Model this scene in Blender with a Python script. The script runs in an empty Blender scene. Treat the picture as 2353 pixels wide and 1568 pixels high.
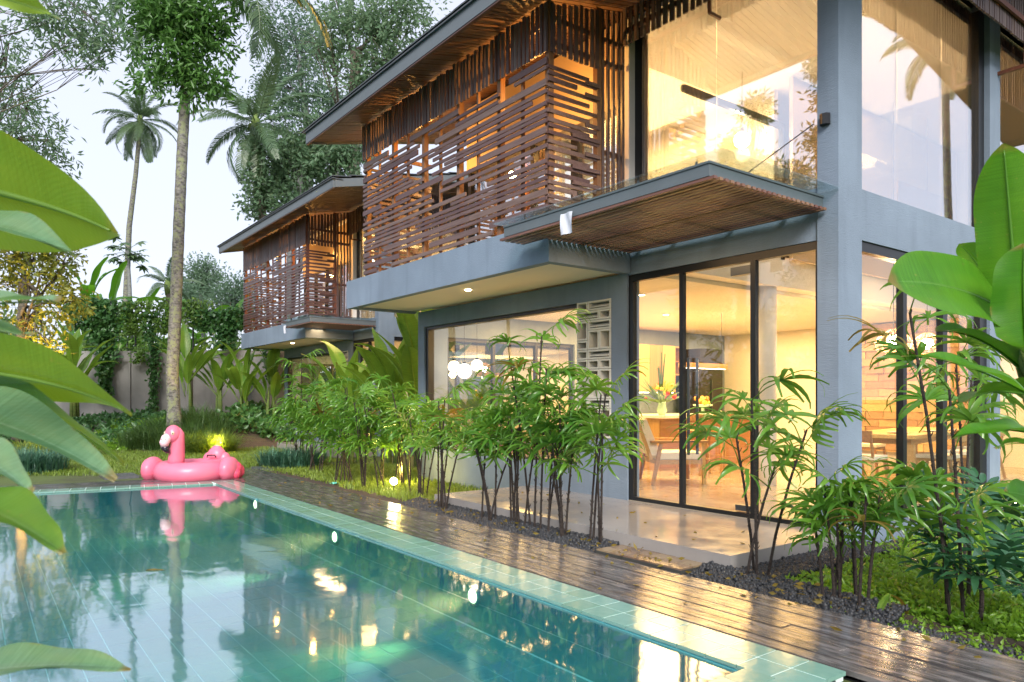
import bpy, math, random
import numpy as np
from mathutils import Vector, Matrix
sc = bpy.context.scene
COL = sc.collection
PI = math.pi
rad = math.radians
random.seed(7)
RNG = np.random.default_rng(7)

# ---------------------------------------------------------------- camera
CAM_H = 1.40
F_ = Vector((0.6, 0.8, 0)); R_ = Vector((0.8, -0.6, 0))
cam_d = bpy.data.cameras.new('camera'); cam = bpy.data.objects.new('camera', cam_d); COL.objects.link(cam)
cam.location = (0, 0, CAM_H); cam.rotation_euler = (rad(90), 0, -math.atan2(0.6, 0.8))
cam_d.sensor_width = 36; cam_d.lens = 36 * 1690 / 2395; cam_d.shift_y = 132 / 2395
cam_d.clip_start = 0.05; cam_d.clip_end = 2000
cam_d.dof.use_dof = True; cam_d.dof.focus_distance = 8.5; cam_d.dof.aperture_fstop = 5.6
sc.camera = cam

# ---------------------------------------------------------------- sky, sun, exposure
world = bpy.data.worlds.new('World'); sc.world = world; world.use_nodes = True
nt = world.node_tree; nt.nodes.clear()
wo = nt.nodes.new('ShaderNodeOutputWorld'); bg = nt.nodes.new('ShaderNodeBackground')
sky = nt.nodes.new('ShaderNodeTexSky'); sky.sky_type = 'NISHITA'; sky.sun_disc = False
SUN_EL, SUN_AZ = 34.0, 214.0
sky.sun_elevation = rad(SUN_EL); sky.sun_rotation = rad(SUN_AZ)
sky.air_density = 1.0; sky.dust_density = 2.0; sky.ozone_density = 1.0
mixw = nt.nodes.new('ShaderNodeMix'); mixw.data_type = 'RGBA'; mixw.inputs[0].default_value = 0.86   # thin overcast veil over the sky
nt.links.new(sky.outputs[0], mixw.inputs[6]); mixw.inputs[7].default_value = (2.62, 2.7, 3.15, 1)
nt.links.new(mixw.outputs[2], bg.inputs[0]); bg.inputs[1].default_value = 0.10
nt.links.new(bg.outputs[0], wo.inputs[0])
sun_d = bpy.data.lights.new('sun', 'SUN'); sun = bpy.data.objects.new('sun', sun_d); COL.objects.link(sun)
sun_d.energy = 1.5; sun_d.angle = rad(24); sun_d.color = (1.0, 0.945, 0.87)
az = rad(SUN_AZ)
sdir = Vector((math.sin(az) * math.cos(rad(SUN_EL)), math.cos(az) * math.cos(rad(SUN_EL)), math.sin(rad(SUN_EL))))
sun.rotation_euler = sdir.to_track_quat('Z', 'Y').to_euler()
sc.view_settings.view_transform = 'Standard'; sc.view_settings.look = 'None'
sc.view_settings.gamma = 1; sc.view_settings.use_curve_mapping = False
sc.view_settings.exposure = 1.85
sc.render.engine = 'CYCLES'
cy = sc.cycles
cy.use_denoising = True
cy.max_bounces = 8; cy.diffuse_bounces = 3; cy.glossy_bounces = 4; cy.transmission_bounces = 4
cy.transparent_max_bounces = 24; cy.volume_bounces = 1; cy.sample_clamp_indirect = 6; cy.caustics_reflective = False; cy.caustics_refractive = False

# ---------------------------------------------------------------- placing helpers (photo is 2353 x 1568 here)
S = 2395 / 2353
def ray(px, py): return F_ + R_ * ((px * S - 1197.5) / 1690) + Vector((0, 0, (930 - py * S) / 1690))
def at(px, py, d): return Vector((0, 0, CAM_H)) + ray(px, py) * d
def ground(px, py, z=0.0):
    r = ray(px, py); return Vector((0, 0, CAM_H)) + r * ((z - CAM_H) / r.z)

# ---------------------------------------------------------------- object helpers
def link(o, parent=None):
    COL.objects.link(o)
    if parent is not None: o.parent = parent
    return o
def tag(o, label=None, cat=None, group=None, kind=None):
    if label: o['label'] = label
    if cat: o['category'] = cat
    if group: o['group'] = group
    if kind: o['kind'] = kind
    return o
def thing(name, label, cat, loc=(0, 0, 0), rz=0, group=None):
    o = bpy.data.objects.new(name, None); COL.objects.link(o); o.empty_display_size = 0.1
    o.location = loc; o.rotation_euler = (0, 0, rz)
    return tag(o, label, cat, group)

class MB:
    def __init__(s): s.v = []; s.f = []; s.uv = []; s.hasuv = False
    def add(s, V, F, UV=None):
        b = len(s.v); s.v.extend([tuple(p) for p in V]); s.f.extend([tuple(i + b for i in q) for q in F])
        if UV is not None: s.hasuv = True
        s.uv.extend(UV if UV is not None else [(0, 0)] * len(V))
        return s
    def box(s, x0, y0, z0, x1, y1, z1, M=None):
        V = [(x0, y0, z0), (x1, y0, z0), (x1, y1, z0), (x0, y1, z0), (x0, y0, z1), (x1, y0, z1), (x1, y1, z1), (x0, y1, z1)]
        if M is not None: V = [M @ Vector(p) for p in V]
        return s.add(V, [(0, 3, 2, 1), (4, 5, 6, 7), (0, 1, 5, 4), (1, 2, 6, 5), (2, 3, 7, 6), (3, 0, 4, 7)])
    def tube(s, pts, radii, n=8, cap=True):
        pts = [Vector(p) for p in pts]; V = []; Fc = []
        if not hasattr(radii, '__len__'): radii = [radii] * len(pts)
        up = Vector((0, 0, 1)); prev = None
        for i, p in enumerate(pts):
            t = (pts[min(i + 1, len(pts) - 1)] - pts[max(i - 1, 0)])
            t = t.normalized() if t.length > 1e-9 else Vector((0, 0, 1))
            if prev is None:
                a = t.cross(up) if abs(t.dot(up)) < .98 else t.cross(Vector((1, 0, 0)))
            else: a = prev - t * prev.dot(t)
            a.normalize(); prev = a; b = t.cross(a)
            for k in range(n):
                an = 2 * PI * k / n; V.append(p + (a * math.cos(an) + b * math.sin(an)) * radii[i])
        for i in range(len(pts) - 1):
            for k in range(n):
                Fc.append((i * n + k, i * n + (k + 1) % n, (i + 1) * n + (k + 1) % n, (i + 1) * n + k))
        if cap:
            Fc.append(tuple(range(n))[::-1]); Fc.append(tuple((len(pts) - 1) * n + k for k in range(n)))
        return s.add(V, Fc)
    def bar(s, a, b, w, h=None):
        h = h or w; a = Vector(a); b = Vector(b); t = (b - a).normalized()
        u = t.cross(Vector((0, 0, 1))) if abs(t.z) < .98 else Vector((1, 0, 0)); u.normalize(); v = t.cross(u)
        V = [p + u * (i * w / 2) + v * (j * h / 2) for p in (a, b) for i, j in ((-1, -1), (1, -1), (1, 1), (-1, 1))]
        return s.add(V, [(0, 3, 2, 1), (4, 5, 6, 7), (0, 1, 5, 4), (1, 2, 6, 5), (2, 3, 7, 6), (3, 0, 4, 7)])
    def lathe(s, prof, n=16, c=(0, 0, 0), cap=True):
        V = []; Fc = []
        for r, z in prof:
            for k in range(n):
                an = 2 * PI * k / n; V.append((c[0] + r * math.cos(an), c[1] + r * math.sin(an), c[2] + z))
        for i in range(len(prof) - 1):
            for k in range(n): Fc.append((i * n + k, i * n + (k + 1) % n, (i + 1) * n + (k + 1) % n, (i + 1) * n + k))
        if cap:
            Fc.append(tuple(range(n))[::-1]); Fc.append(tuple((len(prof) - 1) * n + k for k in range(n)))
        return s.add(V, Fc)
    def ball(s, c, r, n=14, m=9, sx=1, sy=1, sz=1):
        V = []; Fc = []
        for i in range(m + 1):
            th = PI * i / m
            for k in range(n):
                an = 2 * PI * k / n
                V.append((c[0] + r * sx * math.sin(th) * math.cos(an), c[1] + r * sy * math.sin(th) * math.sin(an), c[2] - r * sz * math.cos(th)))
        for i in range(m):
            for k in range(n): Fc.append((i * n + k, i * n + (k + 1) % n, (i + 1) * n + (k + 1) % n, (i + 1) * n + k))
        return s.add(V, Fc)
    def mesh(s, name, smooth=False):
        me = bpy.data.meshes.new(name); me.from_pydata(s.v, [], s.f)
        if s.hasuv:
            ul = me.uv_layers.new(name='UVMap'); idx = np.empty(len(me.loops), np.int32); me.loops.foreach_get('vertex_index', idx)
            ul.data.foreach_set('uv', np.array(s.uv, np.float32)[idx].ravel())
        if smooth: me.polygons.foreach_set('use_smooth', [True] * len(me.polygons))
        me.update(); return me
    def build(s, name, mat, parent=None, smooth=False, loc=None):
        me = s.mesh(name, smooth)
        for m in (mat if isinstance(mat, (list, tuple)) else [mat]): me.materials.append(m)
        o = link(bpy.data.objects.new(name, me), parent)
        if loc is not None: o.location = loc
        return o

def np_mesh(name, V, Q, mat, parent=None, UV=None, smooth=False):
    """large mesh of quads (Q: n x 4) or triangles from arrays"""
    me = bpy.data.meshes.new(name); V = np.asarray(V, np.float32); Q = np.asarray(Q, np.int32); k = Q.shape[1]
    me.vertices.add(len(V)); me.vertices.foreach_set('co', V.ravel())
    me.loops.add(Q.size); me.loops.foreach_set('vertex_index', Q.ravel())
    me.polygons.add(len(Q)); me.polygons.foreach_set('loop_start', np.arange(0, Q.size, k, dtype=np.int32))
    if smooth: me.polygons.foreach_set('use_smooth', np.ones(len(Q), bool))
    if UV is not None:
        ul = me.uv_layers.new(name='UVMap'); ul.data.foreach_set('uv', np.asarray(UV, np.float32)[Q.ravel()].ravel())
    me.update(calc_edges=True); me.validate()
    me.materials.append(mat)
    return link(bpy.data.objects.new(name, me), parent)

_unit = {}
def piece(name, mat, parent, x0, y0, z0, x1, y1, z1):
    """one box piece: an object of its own that shares one unit mesh per material"""
    key = (name, mat.name)
    if key not in _unit:
        me = MB().box(-.5, -.5, -.5, .5, .5, .5).mesh(name); me.materials.append(mat); _unit[key] = me
    o = link(bpy.data.objects.new(name, _unit[key]), parent)
    o.location = ((x0 + x1) / 2, (y0 + y1) / 2, (z0 + z1) / 2); o.scale = (x1 - x0, y1 - y0, z1 - z0)
    return o
def inst(name, me, parent, M):
    o = link(bpy.data.objects.new(name, me), parent); o.matrix_basis = M; return o
def frame(p, d, up=(0, 0, 1), s=1.0, roll=0):
    """matrix whose +Y runs along d and +Z leans to up"""
    y = Vector(d).normalized(); x = y.cross(Vector(up))
    if x.length < 1e-4: x = y.cross(Vector((1, 0, 0)))
    x.normalize(); z = x.cross(y)
    M = Matrix((x, y, z)).transposed().to_4x4()
    if roll: M = M @ Matrix.Rotation(roll, 4, 'Y')
    sv = s if hasattr(s, '__len__') else (s, s, s)
    return Matrix.Translation(p) @ M @ Matrix.Diagonal((sv[0], sv[1], sv[2], 1))

# ---------------------------------------------------------------- materials
class NT:
    def __init__(s, name):
        s.m = bpy.data.materials.new(name); s.m.use_nodes = True; s.t = s.m.node_tree; s.t.nodes.clear()
        s.out = s.n('OutputMaterial')
    def n(s, typ, **kw):
        nd = s.t.nodes.new('ShaderNode' + typ)
        for k, v in kw.items(): setattr(nd, k, v)
        return nd
    def l(s, a, b): s.t.links.new(a, b)
    def noise(s, vec, scale, detail=4, rough=.55, dist=0):
        q = s.n('TexNoise'); q.inputs['Scale'].default_value = scale; q.inputs['Detail'].default_value = detail
        q.inputs['Roughness'].default_value = rough; q.inputs['Distortion'].default_value = dist
        if vec is not None: s.l(vec, q.inputs['Vector'])
        return q.outputs['Fac']
    def mapping(s, vec, scale=(1, 1, 1), rot=(0, 0, 0)):
        q = s.n('Mapping'); q.inputs['Scale'].default_value = scale; q.inputs['Rotation'].default_value = rot; s.l(vec, q.inputs['Vector']); return q.outputs[0]
    def pos(s): return s.n('NewGeometry').outputs['Position']
    def ramp(s, fac, stops):
        q = s.n('ValToRGB'); e = q.color_ramp.elements
        while len(e) < len(stops): e.new(0.5)
        for el, (p, c) in zip(e, stops): el.position = p; el.color = (*c, 1) if len(c) == 3 else c
        s.l(fac, q.inputs[0]); return q.outputs[0]
    def mix(s, fac, a, b, mode='MIX'):
        q = s.n('Mix', data_type='RGBA', blend_type=mode)
        for sock, val in ((q.inputs[0], fac), (q.inputs[6], a), (q.inputs[7], b)):
            if hasattr(val, 'node'): s.l(val, sock)
            elif isinstance(val, (int, float)): sock.default_value = val
            else: sock.default_value = (*val, 1)
        return q.outputs[2]
    def math(s, op, a, b=None, c=None):
        q = s.n('Math', operation=op)
        for i, val in enumerate((a, b, c)):
            if val is None: continue
            if hasattr(val, 'node'): s.l(val, q.inputs[i])
            else: q.inputs[i].default_value = val
        return q.outputs[0]
    def bump(s, h, strength=.3, dist=.02):
        q = s.n('Bump'); q.inputs['Strength'].default_value = strength; q.inputs['Distance'].default_value = dist; s.l(h, q.inputs['Height']); return q.outputs[0]
    def pbr(s, col, rough=.5, bump=None, metal=0, spec=.5, coat=0):
        q = s.n('BsdfPrincipled')
        for nm, val in (('Base Color', col), ('Roughness', rough), ('Metallic', metal), ('Specular IOR Level', spec), ('Coat Weight', coat)):
            if hasattr(val, 'node'): s.l(val, q.inputs[nm])
            elif isinstance(val, (int, float)): q.inputs[nm].default_value = val
            else: q.inputs[nm].default_value = (*val, 1)
        if bump is not None: s.l(bump, q.inputs['Normal'])
        return q.outputs[0]
    def done(s, sh): s.l(sh, s.out.inputs['Surface']); return s.m

M = {}
def plain(name, col, rough=.5, metal=0, var=.12, scale=6, bump=.0, spec=.5):
    n = NT(name); p = n.pos(); f = n.noise(p, scale)
    c = n.mix(f, tuple(x * (1 - var) for x in col), tuple(min(1, x * (1 + var)) for x in col))
    b = n.bump(n.noise(p, scale * 12, 3), bump, .01) if bump else None
    M[name] = n.done(n.pbr(c, rough, b, metal, spec)); return M[name]

def m_wall(name, col):
    n = NT(name); p = n.pos()
    comb = n.noise(n.mapping(p, (3, 3, 26)), 6, 4, .6)
    big = n.noise(p, .9, 5); st = n.noise(n.mapping(p, (4, 4, .5)), 1.2, 4)
    c = n.mix(n.ramp(big, [(.3, (0, 0, 0)), (.7, (1, 1, 1))]), tuple(x * .8 for x in col), tuple(x * 1.14 for x in col))
    c = n.mix(n.math('MULTIPLY', n.ramp(st, [(.52, (0, 0, 0)), (.72, (1, 1, 1))]), .34), c, tuple(x * .55 for x in col))
    c = n.mix(n.math('MULTIPLY', comb, .25), c, tuple(x * .7 for x in col))
    M[name] = n.done(n.pbr(c, .82, n.bump(comb, .5, .012))); return M[name]
m_wall('grey_render', (.20, .258, .34)); m_wall('garden_concrete', (.25, .245, .24))

def m_wood(name, a, b, rough, axis, fine=1.0, wet=False, coat=0, obj_var=.3):
    if wet: obj_var = .14
    n = NT(name); p = n.pos(); sc_ = [22 * fine] * 3; sc_[axis] = 1.2 * fine
    g = n.noise(n.mapping(p, tuple(sc_)), 2.2, 6, .62, .6); r = n.n('ObjectInfo').outputs['Random']
    c = n.mix(n.ramp(g, [(.3, (0, 0, 0)), (.72, (1, 1, 1))]), a, b)
    hsv = n.n('HueSaturation'); n.l(c, hsv.inputs['Color']); n.l(n.math('MULTIPLY_ADD', r, obj_var * 2, 1 - obj_var), hsv.inputs['Value'])
    n.l(n.math('MULTIPLY_ADD', r, .04, .48), hsv.inputs['Hue'])
    c = hsv.outputs[0]; rg = rough
    if wet:
        w = n.noise(n.mapping(p, (3, 3, 3)), 2.0, 5, .65); w2 = n.noise(n.mapping(p, tuple(9 if i != axis else 1.5 for i in range(3))), 2.4, 4)
        wear = n.ramp(w2, [(.48, (0, 0, 0)), (.62, (1, 1, 1))]); c = n.mix(n.math('MULTIPLY', wear, .55), c, tuple(min(1, x * 2.0) for x in b))
        rg = n.ramp(w, [(.40, (.05, .05, .05)), (.70, (rough,) * 3)])
        h = n.math('ADD', n.math('MULTIPLY', g, .7), n.math('MULTIPLY', w, .7))
        bp = n.bump(h, .32, .010)
    else: bp = n.bump(g, .25, .006)
    M[name] = n.done(n.pbr(c, rg, bp, 0, .5, coat)); return M[name]
m_wood('slat_wood', (.080, .038, .032), (.148, .088, .08), .4, 1)
m_wood('batten_wood', (.07, .042, .040), (.16, .115, .112), .42, 2)
m_wood('post_wood', (.12, .04, .02), (.19, .075, .04), .45, 2)
m_wood('soffit_wood', (.095, .045, .028), (.165, .085, .055), .4, 0)
m_wood('canopy_wood', (.15, .07, .042), (.24, .13, .085), .4, 1)
m_wood('deck_wood', (.048, .045, .046), (.125, .115, .115), .30, 1, 1, True)
m_wood('deck_wood_cross', (.036, .036, .04), (.10, .098, .105), .30, 0, 1, True)
m_wood('teak', (.33, .16, .06), (.48, .26, .11), .4, 0, .6)
m_wood('cabinet_wood', (.42, .22, .08), (.52, .29, .12), .45, 2, .6)
m_wood('panel_wood', (.20, .10, .055), (.30, .165, .095), .4, 2, .6)
plain('black_metal', (.016, .017, .019), .35, .3, .1)
plain('steel', (.10, .11, .12), .3, .8, .1)
plain('fascia_grey', (.10, .12, .135), .45, 0, .15, 3)
plain('cream_ceiling', (.74, .70, .62), .7, 0, .04, 2)
plain('white_paint', (.80, .77, .72), .6, 0, .03, 2)
plain('tan_wall', (.55, .42, .29), .6, 0, .06, 2)
plain('curtain', (.68, .60, .50), .8, 0, .06, 2)
plain('screen_block', (.66, .64, .57), .7, 0, .08, 8, .2)
plain('stone_white', (.7, .68, .62), .3)
plain('cushion', (.80, .73, .58), .9, 0, .08, 30, .15)
plain('paper', (.56, .58, .66), .8, 0, .05, 40)
plain('soil', (.055, .038, .028), .95, 0, .5, 9, .8)
plain('plastic_teal', (.12, .50, .46), .4)
plain('black_pot', (.03, .03, .03), .4)
plain('ceramic_green', (.45, .70, .55), .25)
plain('red_flower', (.55, .03, .05), .6, 0, .3, 30)
plain('yellow_flower', (.8, .55, .08), .6, 0, .3, 30)
plain('fruit', (.62, .22, .04), .5, 0, .4, 20)

def m_stone(name, a, b, rough, scale=14, var=.5):
    n = NT(name); p = n.pos(); r = n.n('ObjectInfo').outputs['Random']
    f = n.noise(p, scale, 6, .6); c = n.mix(f, a, b)
    hsv = n.n('HueSaturation'); n.l(c, hsv.inputs['Color']); n.l(n.math('MULTIPLY_ADD', r, var, 1 - var / 2), hsv.inputs['Value'])
    n.l(n.math('MULTIPLY_ADD', r, .03, .485), hsv.inputs['Hue'])
    M[name] = n.done(n.pbr(hsv.outputs[0], rough, n.bump(f, .12, .01))); return M[name]
m_stone('pool_tile', (.03, .20, .235), (.065, .285, .295), .3, 14, .16)
m_stone('coping_tile', (.14, .29, .25), (.22, .38, .32), .09, 20, .14)
m_stone('step_tile', (.17, .115, .075), (.27, .19, .12), .18, 20)
m_stone('slate', (.06, .065, .075), (.13, .135, .15), .2, 18)
m_stone('roof_slate', (.035, .042, .05), (.075, .085, .095), .5, 20)
m_stone('wood_block', (.36, .20, .08), (.55, .34, .16), .5, 20)
plain('grout', (.66, .80, .76), .6, 0, .1, 5)
plain('grout_dark', (.05, .05, .045), .6, 0, .1, 5)
plain('pebble', (.026, .028, .034), .5, 0, .7, 40)
def m_conc(name, col, rough):
    n = NT(name); p = n.pos(); f = n.noise(p, 1.6, 6, .6); g = n.noise(p, 11, 5, .6)
    c = n.mix(f, tuple(x * .78 for x in col), tuple(x * 1.15 for x in col)); c = n.mix(n.math('MULTIPLY', g, .35), c, tuple(x * .6 for x in col))
    rg = n.ramp(n.noise(p, 2.4, 5, .65), [(.38, (rough * .35,) * 3), (.66, (rough * 1.6,) * 3)])
    M[name] = n.done(n.pbr(c, rg, n.bump(g, .08, .01))); return M[name]
m_conc('patio_concrete', (.34, .32, .31), .14); m_conc('floor_concrete', (.42, .36, .28), .16)

def m_glass(name, base, tint=(.97, .98, .97)):
    n = NT(name); lw = n.n('LayerWeight'); lw.inputs['Blend'].default_value = .5
    fac = n.math('MULTIPLY_ADD', n.math('POWER', lw.outputs['Facing'], 5), 1 - base, base)
    tr = n.n('BsdfTransparent'); tr.inputs[0].default_value = (*tint, 1)
    gl = n.n('BsdfGlossy'); gl.inputs['Roughness'].default_value = 0.0; gl.inputs['Color'].default_value = (.97, .98, 1, 1)
    mx = n.n('MixShader'); n.l(fac, mx.inputs[0]); n.l(tr.outputs[0], mx.inputs[1]); n.l(gl.outputs[0], mx.inputs[2])
    M[name] = n.done(mx.outputs[0]); return M[name]
m_glass('window_glass', .07); m_glass('coated_glass', .46); m_glass('end_glass', .13); m_glass('canopy_glass', .10, (.86, .93, .92))

n = NT('water'); p = n.pos()
wv = n.math('ADD', n.noise(n.mapping(p, (1.1, .8, 1)), 1.3, 3, .5, .4), n.math('MULTIPLY', n.noise(p, 9, 2), .05))
bp = n.bump(wv, .045, .1)
lw = n.n('LayerWeight'); lw.inputs['Blend'].default_value = .5; n.l(bp, lw.inputs['Normal'])
fac = n.math('MULTIPLY_ADD', n.math('POWER', lw.outputs['Facing'], 1.85), .93, .03)
tr = n.n('BsdfTransparent'); tr.inputs[0].default_value = (.43, .90, 1.0, 1)
gl = n.n('BsdfGlossy'); gl.inputs['Roughness'].default_value = .05; n.l(bp, gl.inputs['Normal'])
mx = n.n('MixShader'); n.l(fac, mx.inputs[0]); n.l(tr.outputs[0], mx.inputs[1]); n.l(gl.outputs[0], mx.inputs[2])
M['water'] = n.done(mx.outputs[0])

def m_emit(name, col, st):
    n = NT(name); e = n.n('Emission'); e.inputs[0].default_value = (*col, 1); e.inputs[1].default_value = st
    M[name] = n.done(e.outputs[0]); return M[name]
m_emit('lamp_warm', (1.0, .70, .36), 14); m_emit('globe_glow', (1.0, .80, .52), 2.6); m_emit('spot_glow', (1.0, .82, .5), 40)
m_emit('strip_glow', (1.0, .74, .42), 6); m_emit('pool_glow', (1.0, .74, .36), 7)

def m_leaf(name, a, b, rough=.38, trans=.35, tcol=None, veins=0, spec=.5, scale=3):
    n = NT(name); p = n.pos(); r = n.n('ObjectInfo').outputs['Random']
    f = n.math('ADD', n.math('MULTIPLY', n.noise(p, scale, 3), .75), n.math('MULTIPLY', r, .3))
    c = n.mix(n.ramp(f, [(.25, (0, 0, 0)), (.85, (1, 1, 1))]), a, b); bpn = None
    if veins:
        uv = n.n('UVMap').outputs[0]; sp = n.n('SeparateXYZ'); n.l(uv, sp.inputs[0])
        au = n.math('ABSOLUTE', n.math('SUBTRACT', sp.outputs[0], .5))
        ph = n.math('ADD', n.math('SUBTRACT', n.math('MULTIPLY', sp.outputs[1], veins), n.math('MULTIPLY', au, veins * .35)), n.math('MULTIPLY', n.noise(uv, 3.0, 2), veins * .06))
        w = n.math('SINE', n.math('MULTIPLY', ph, 2 * PI))
        wn = n.noise(n.mapping(uv, (2, veins * 2, 1)), 1.0, 3)
        hgt = n.math('ADD', n.math('MULTIPLY', n.math('MULTIPLY', w, wn), .4), wn)
        bpn = n.bump(hgt, .13, .006)
        rib = n.ramp(au, [(.0, (1, 1, 1)), (.028, (0, 0, 0))])
        c = n.mix(n.math('MULTIPLY', n.math('MULTIPLY', n.math('MULTIPLY_ADD', w, .5, .5), wn), .16), c, tuple(min(1, x * 1.5) for x in b))
        c = n.mix(n.math('MULTIPLY', rib, .7), c, tuple(min(1, x * 1.3 + .05) for x in b))
        edge = n.ramp(au, [(.455, (0, 0, 0)), (.5, (1, 1, 1))]); spots = n.ramp(n.noise(p, 22, 5), [(.54, (0, 0, 0)), (.64, (1, 1, 1))])
        c = n.mix(n.math('MULTIPLY', n.math('MULTIPLY', edge, spots), .8), c, (.22, .15, .03))
    if veins:
        tipf = n.ramp(n.math('ADD', sp.outputs[1], n.math('MULTIPLY', n.noise(p, 14, 3), .05)), [(.965, (0, 0, 0)), (1.0, (1, 1, 1))]); c = n.mix(tipf, c, (.20, .12, .035))
        blot = n.ramp(n.noise(p, 60, 2), [(.70, (0, 0, 0)), (.74, (1, 1, 1))]); c = n.mix(n.math('MULTIPLY', blot, .6), c, (.25, .20, .06))
        fine = n.noise(n.mapping(n.n('UVMap').outputs[0], (1.2, veins * 2.6, 1), (0, 0, .12)), 1.0, 3, .6); c = n.mix(n.ramp(fine, [(.38, (.42, .42, .42)), (.52, (0, 0, 0))]), c, tuple(x * .45 for x in a)); c = n.mix(n.ramp(fine, [(.56, (0, 0, 0)), (.72, (.35, .35, .35))]), c, tuple(min(1, x * 1.5) for x in b))
        tone = n.noise(uv, 1.7, 3); c = n.mix(n.math('MULTIPLY', n.ramp(tone, [(.4, (0, 0, 0)), (.75, (1, 1, 1))]), .45), c, tuple(min(1, x * 1.25) for x in (b[0] * 1.6, b[1], b[2] * .7)))
    d = n.pbr(c, rough, bpn, 0, spec)
    t = n.n('BsdfTranslucent'); 
    if tcol: t.inputs[0].default_value = (*tcol, 1)
    else: n.l(n.mix(.5, c, tuple(min(1, x * 2) for x in b)), t.inputs[0])
    mx = n.n('MixShader'); mx.inputs[0].default_value = trans; n.l(d, mx.inputs[1]); n.l(t.outputs[0], mx.inputs[2])
    M[name] = n.done(mx.outputs[0]); return M[name]
m_leaf('rhapis_leaf', (.045, .155, .02), (.15, .31, .035), .27, .36, None, 0, .6)
m_leaf('banana_leaf', (.025, .13, .008), (.07, .23, .014), .30, .36, (.16, .42, .02), 52)
m_leaf('heliconia_leaf', (.07, .19, .025), (.18, .34, .04), .36, .4, (.26, .42, .04), 26)
m_leaf('front_leaf', (.05, .16, .02), (.13, .27, .04), .30, .5, (.34, .52, .03), 44)
m_leaf('front_leaf_cool', (.06, .17, .075), (.16, .30, .17), .24, .35, (.22, .42, .12), 40, .7)
m_leaf('palm_leaf', (.055, .115, .06), (.11, .17, .075), .4, .3)
m_leaf('palm_yellow', (.30, .20, .03), (.5, .34, .05), .5, .35)
m_leaf('tree_leaf', (.035, .105, .045), (.10, .19, .07), .42, .48, (.16, .26, .10), 0, .4, 1.2)
m_leaf('tree_leaf_pale', (.085, .175, .10), (.165, .275, .15), .42, .52, (.26, .36, .20), 0, .4, 1.0)  # lightened leaf colour stands in for haze over the trees
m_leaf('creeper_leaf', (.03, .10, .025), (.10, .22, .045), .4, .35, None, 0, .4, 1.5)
m_leaf('tree_leaf_far', (.08, .15, .10), (.14, .22, .13), .5, .45, None, 0, .3, .8)  # haze of the distant trees is put into this leaf colour
m_leaf('yellow_lit_leaf', (.08, .15, .03), (.30, .28, .04), .45, .4, None, 0, .4, 2)  # yellow of the lamplight is put into this tree's leaf colour
m_leaf('ivy_leaf', (.03, .10, .035), (.08, .19, .045), .4, .25)
m_leaf('ivy_light', (.08, .17, .03), (.17, .27, .05), .45, .35)
m_leaf('cover_leaf', (.10, .24, .02), (.24, .42, .045), .35, .4, None, 0, .5, 5)
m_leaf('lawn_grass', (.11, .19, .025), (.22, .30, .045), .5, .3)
m_leaf('tuft_grass', (.05, .12, .035), (.12, .21, .05), .45, .3)
m_leaf('blue_grass', (.045, .14, .09), (.10, .23, .15), .4, .25)
m_leaf('philodendron_leaf', (.015, .07, .035), (.05, .15, .06), .25, .2, None, 0, .6)
m_leaf('dry_leaf', (.13, .10, .02), (.26, .2, .03), .5, .35)
def m_bark(name, a, b, lichen=None, sc=1.0):
    n = NT(name); p = n.pos(); f = n.noise(n.mapping(p, (4 * sc, 4 * sc, 9 * sc)), 2.2, 6, .65)
    c = n.mix(n.ramp(f, [(.35, (0, 0, 0)), (.68, (1, 1, 1))]), a, b)
    if lichen:
        g = n.noise(p, 7 * sc, 5, .7); c = n.mix(n.ramp(g, [(.50, (0, 0, 0)), (.56, (1, 1, 1))]), c, lichen)
    M[name] = n.done(n.pbr(c, .85, n.bump(f, .7, .03))); return M[name]
m_bark('palm_bark', (.045, .043, .04), (.23, .225, .21), (.19, .21, .12)); m_bark('tree_bark', (.06, .05, .04), (.16, .14, .11))
m_bark('grey_bark', (.12, .13, .13), (.24, .25, .25)); m_bark('cane_bark', (.018, .013, .012), (.05, .036, .03), None, 4)
m_bark('stalk_green', (.07, .13, .03), (.16, .21, .05))
n = NT('ground_mat'); p = n.pos(); f = n.noise(p, .5, 6, .65); g = n.noise(p, 14, 5, .6)
c = n.mix(n.ramp(f, [(.35, (0, 0, 0)), (.6, (1, 1, 1))]), (.06, .055, .03), (.10, .15, .03)); c = n.mix(n.math('MULTIPLY', g, .6), c, (.03, .045, .012))
M['ground_mat'] = n.done(n.pbr(c, .9, n.bump(g, .8, .03)))
n = NT('flamingo_vinyl'); p = n.pos()
d = n.pbr(n.mix(n.noise(p, 4, 2), (.92, .20, .33), (.95, .27, .41)), .36, n.bump(n.noise(p, 9, 4), .16, .02), 0, .5, .1); t = n.n('BsdfTranslucent'); t.inputs[0].default_value = (.95, .25, .38, 1)
mx = n.n('MixShader'); mx.inputs[0].default_value = .25; n.l(d, mx.inputs[1]); n.l(t.outputs[0], mx.inputs[2]); M['flamingo_vinyl'] = n.done(mx.outputs[0])
plain('pale_pink', (.85, .55, .62), .3); plain('deep_pink', (.80, .08, .17), .3, 0, .2, 8); plain('beak_black', (.02, .015, .025), .25); plain('eye_cream', (.8, .62, .45), .3)

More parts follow.
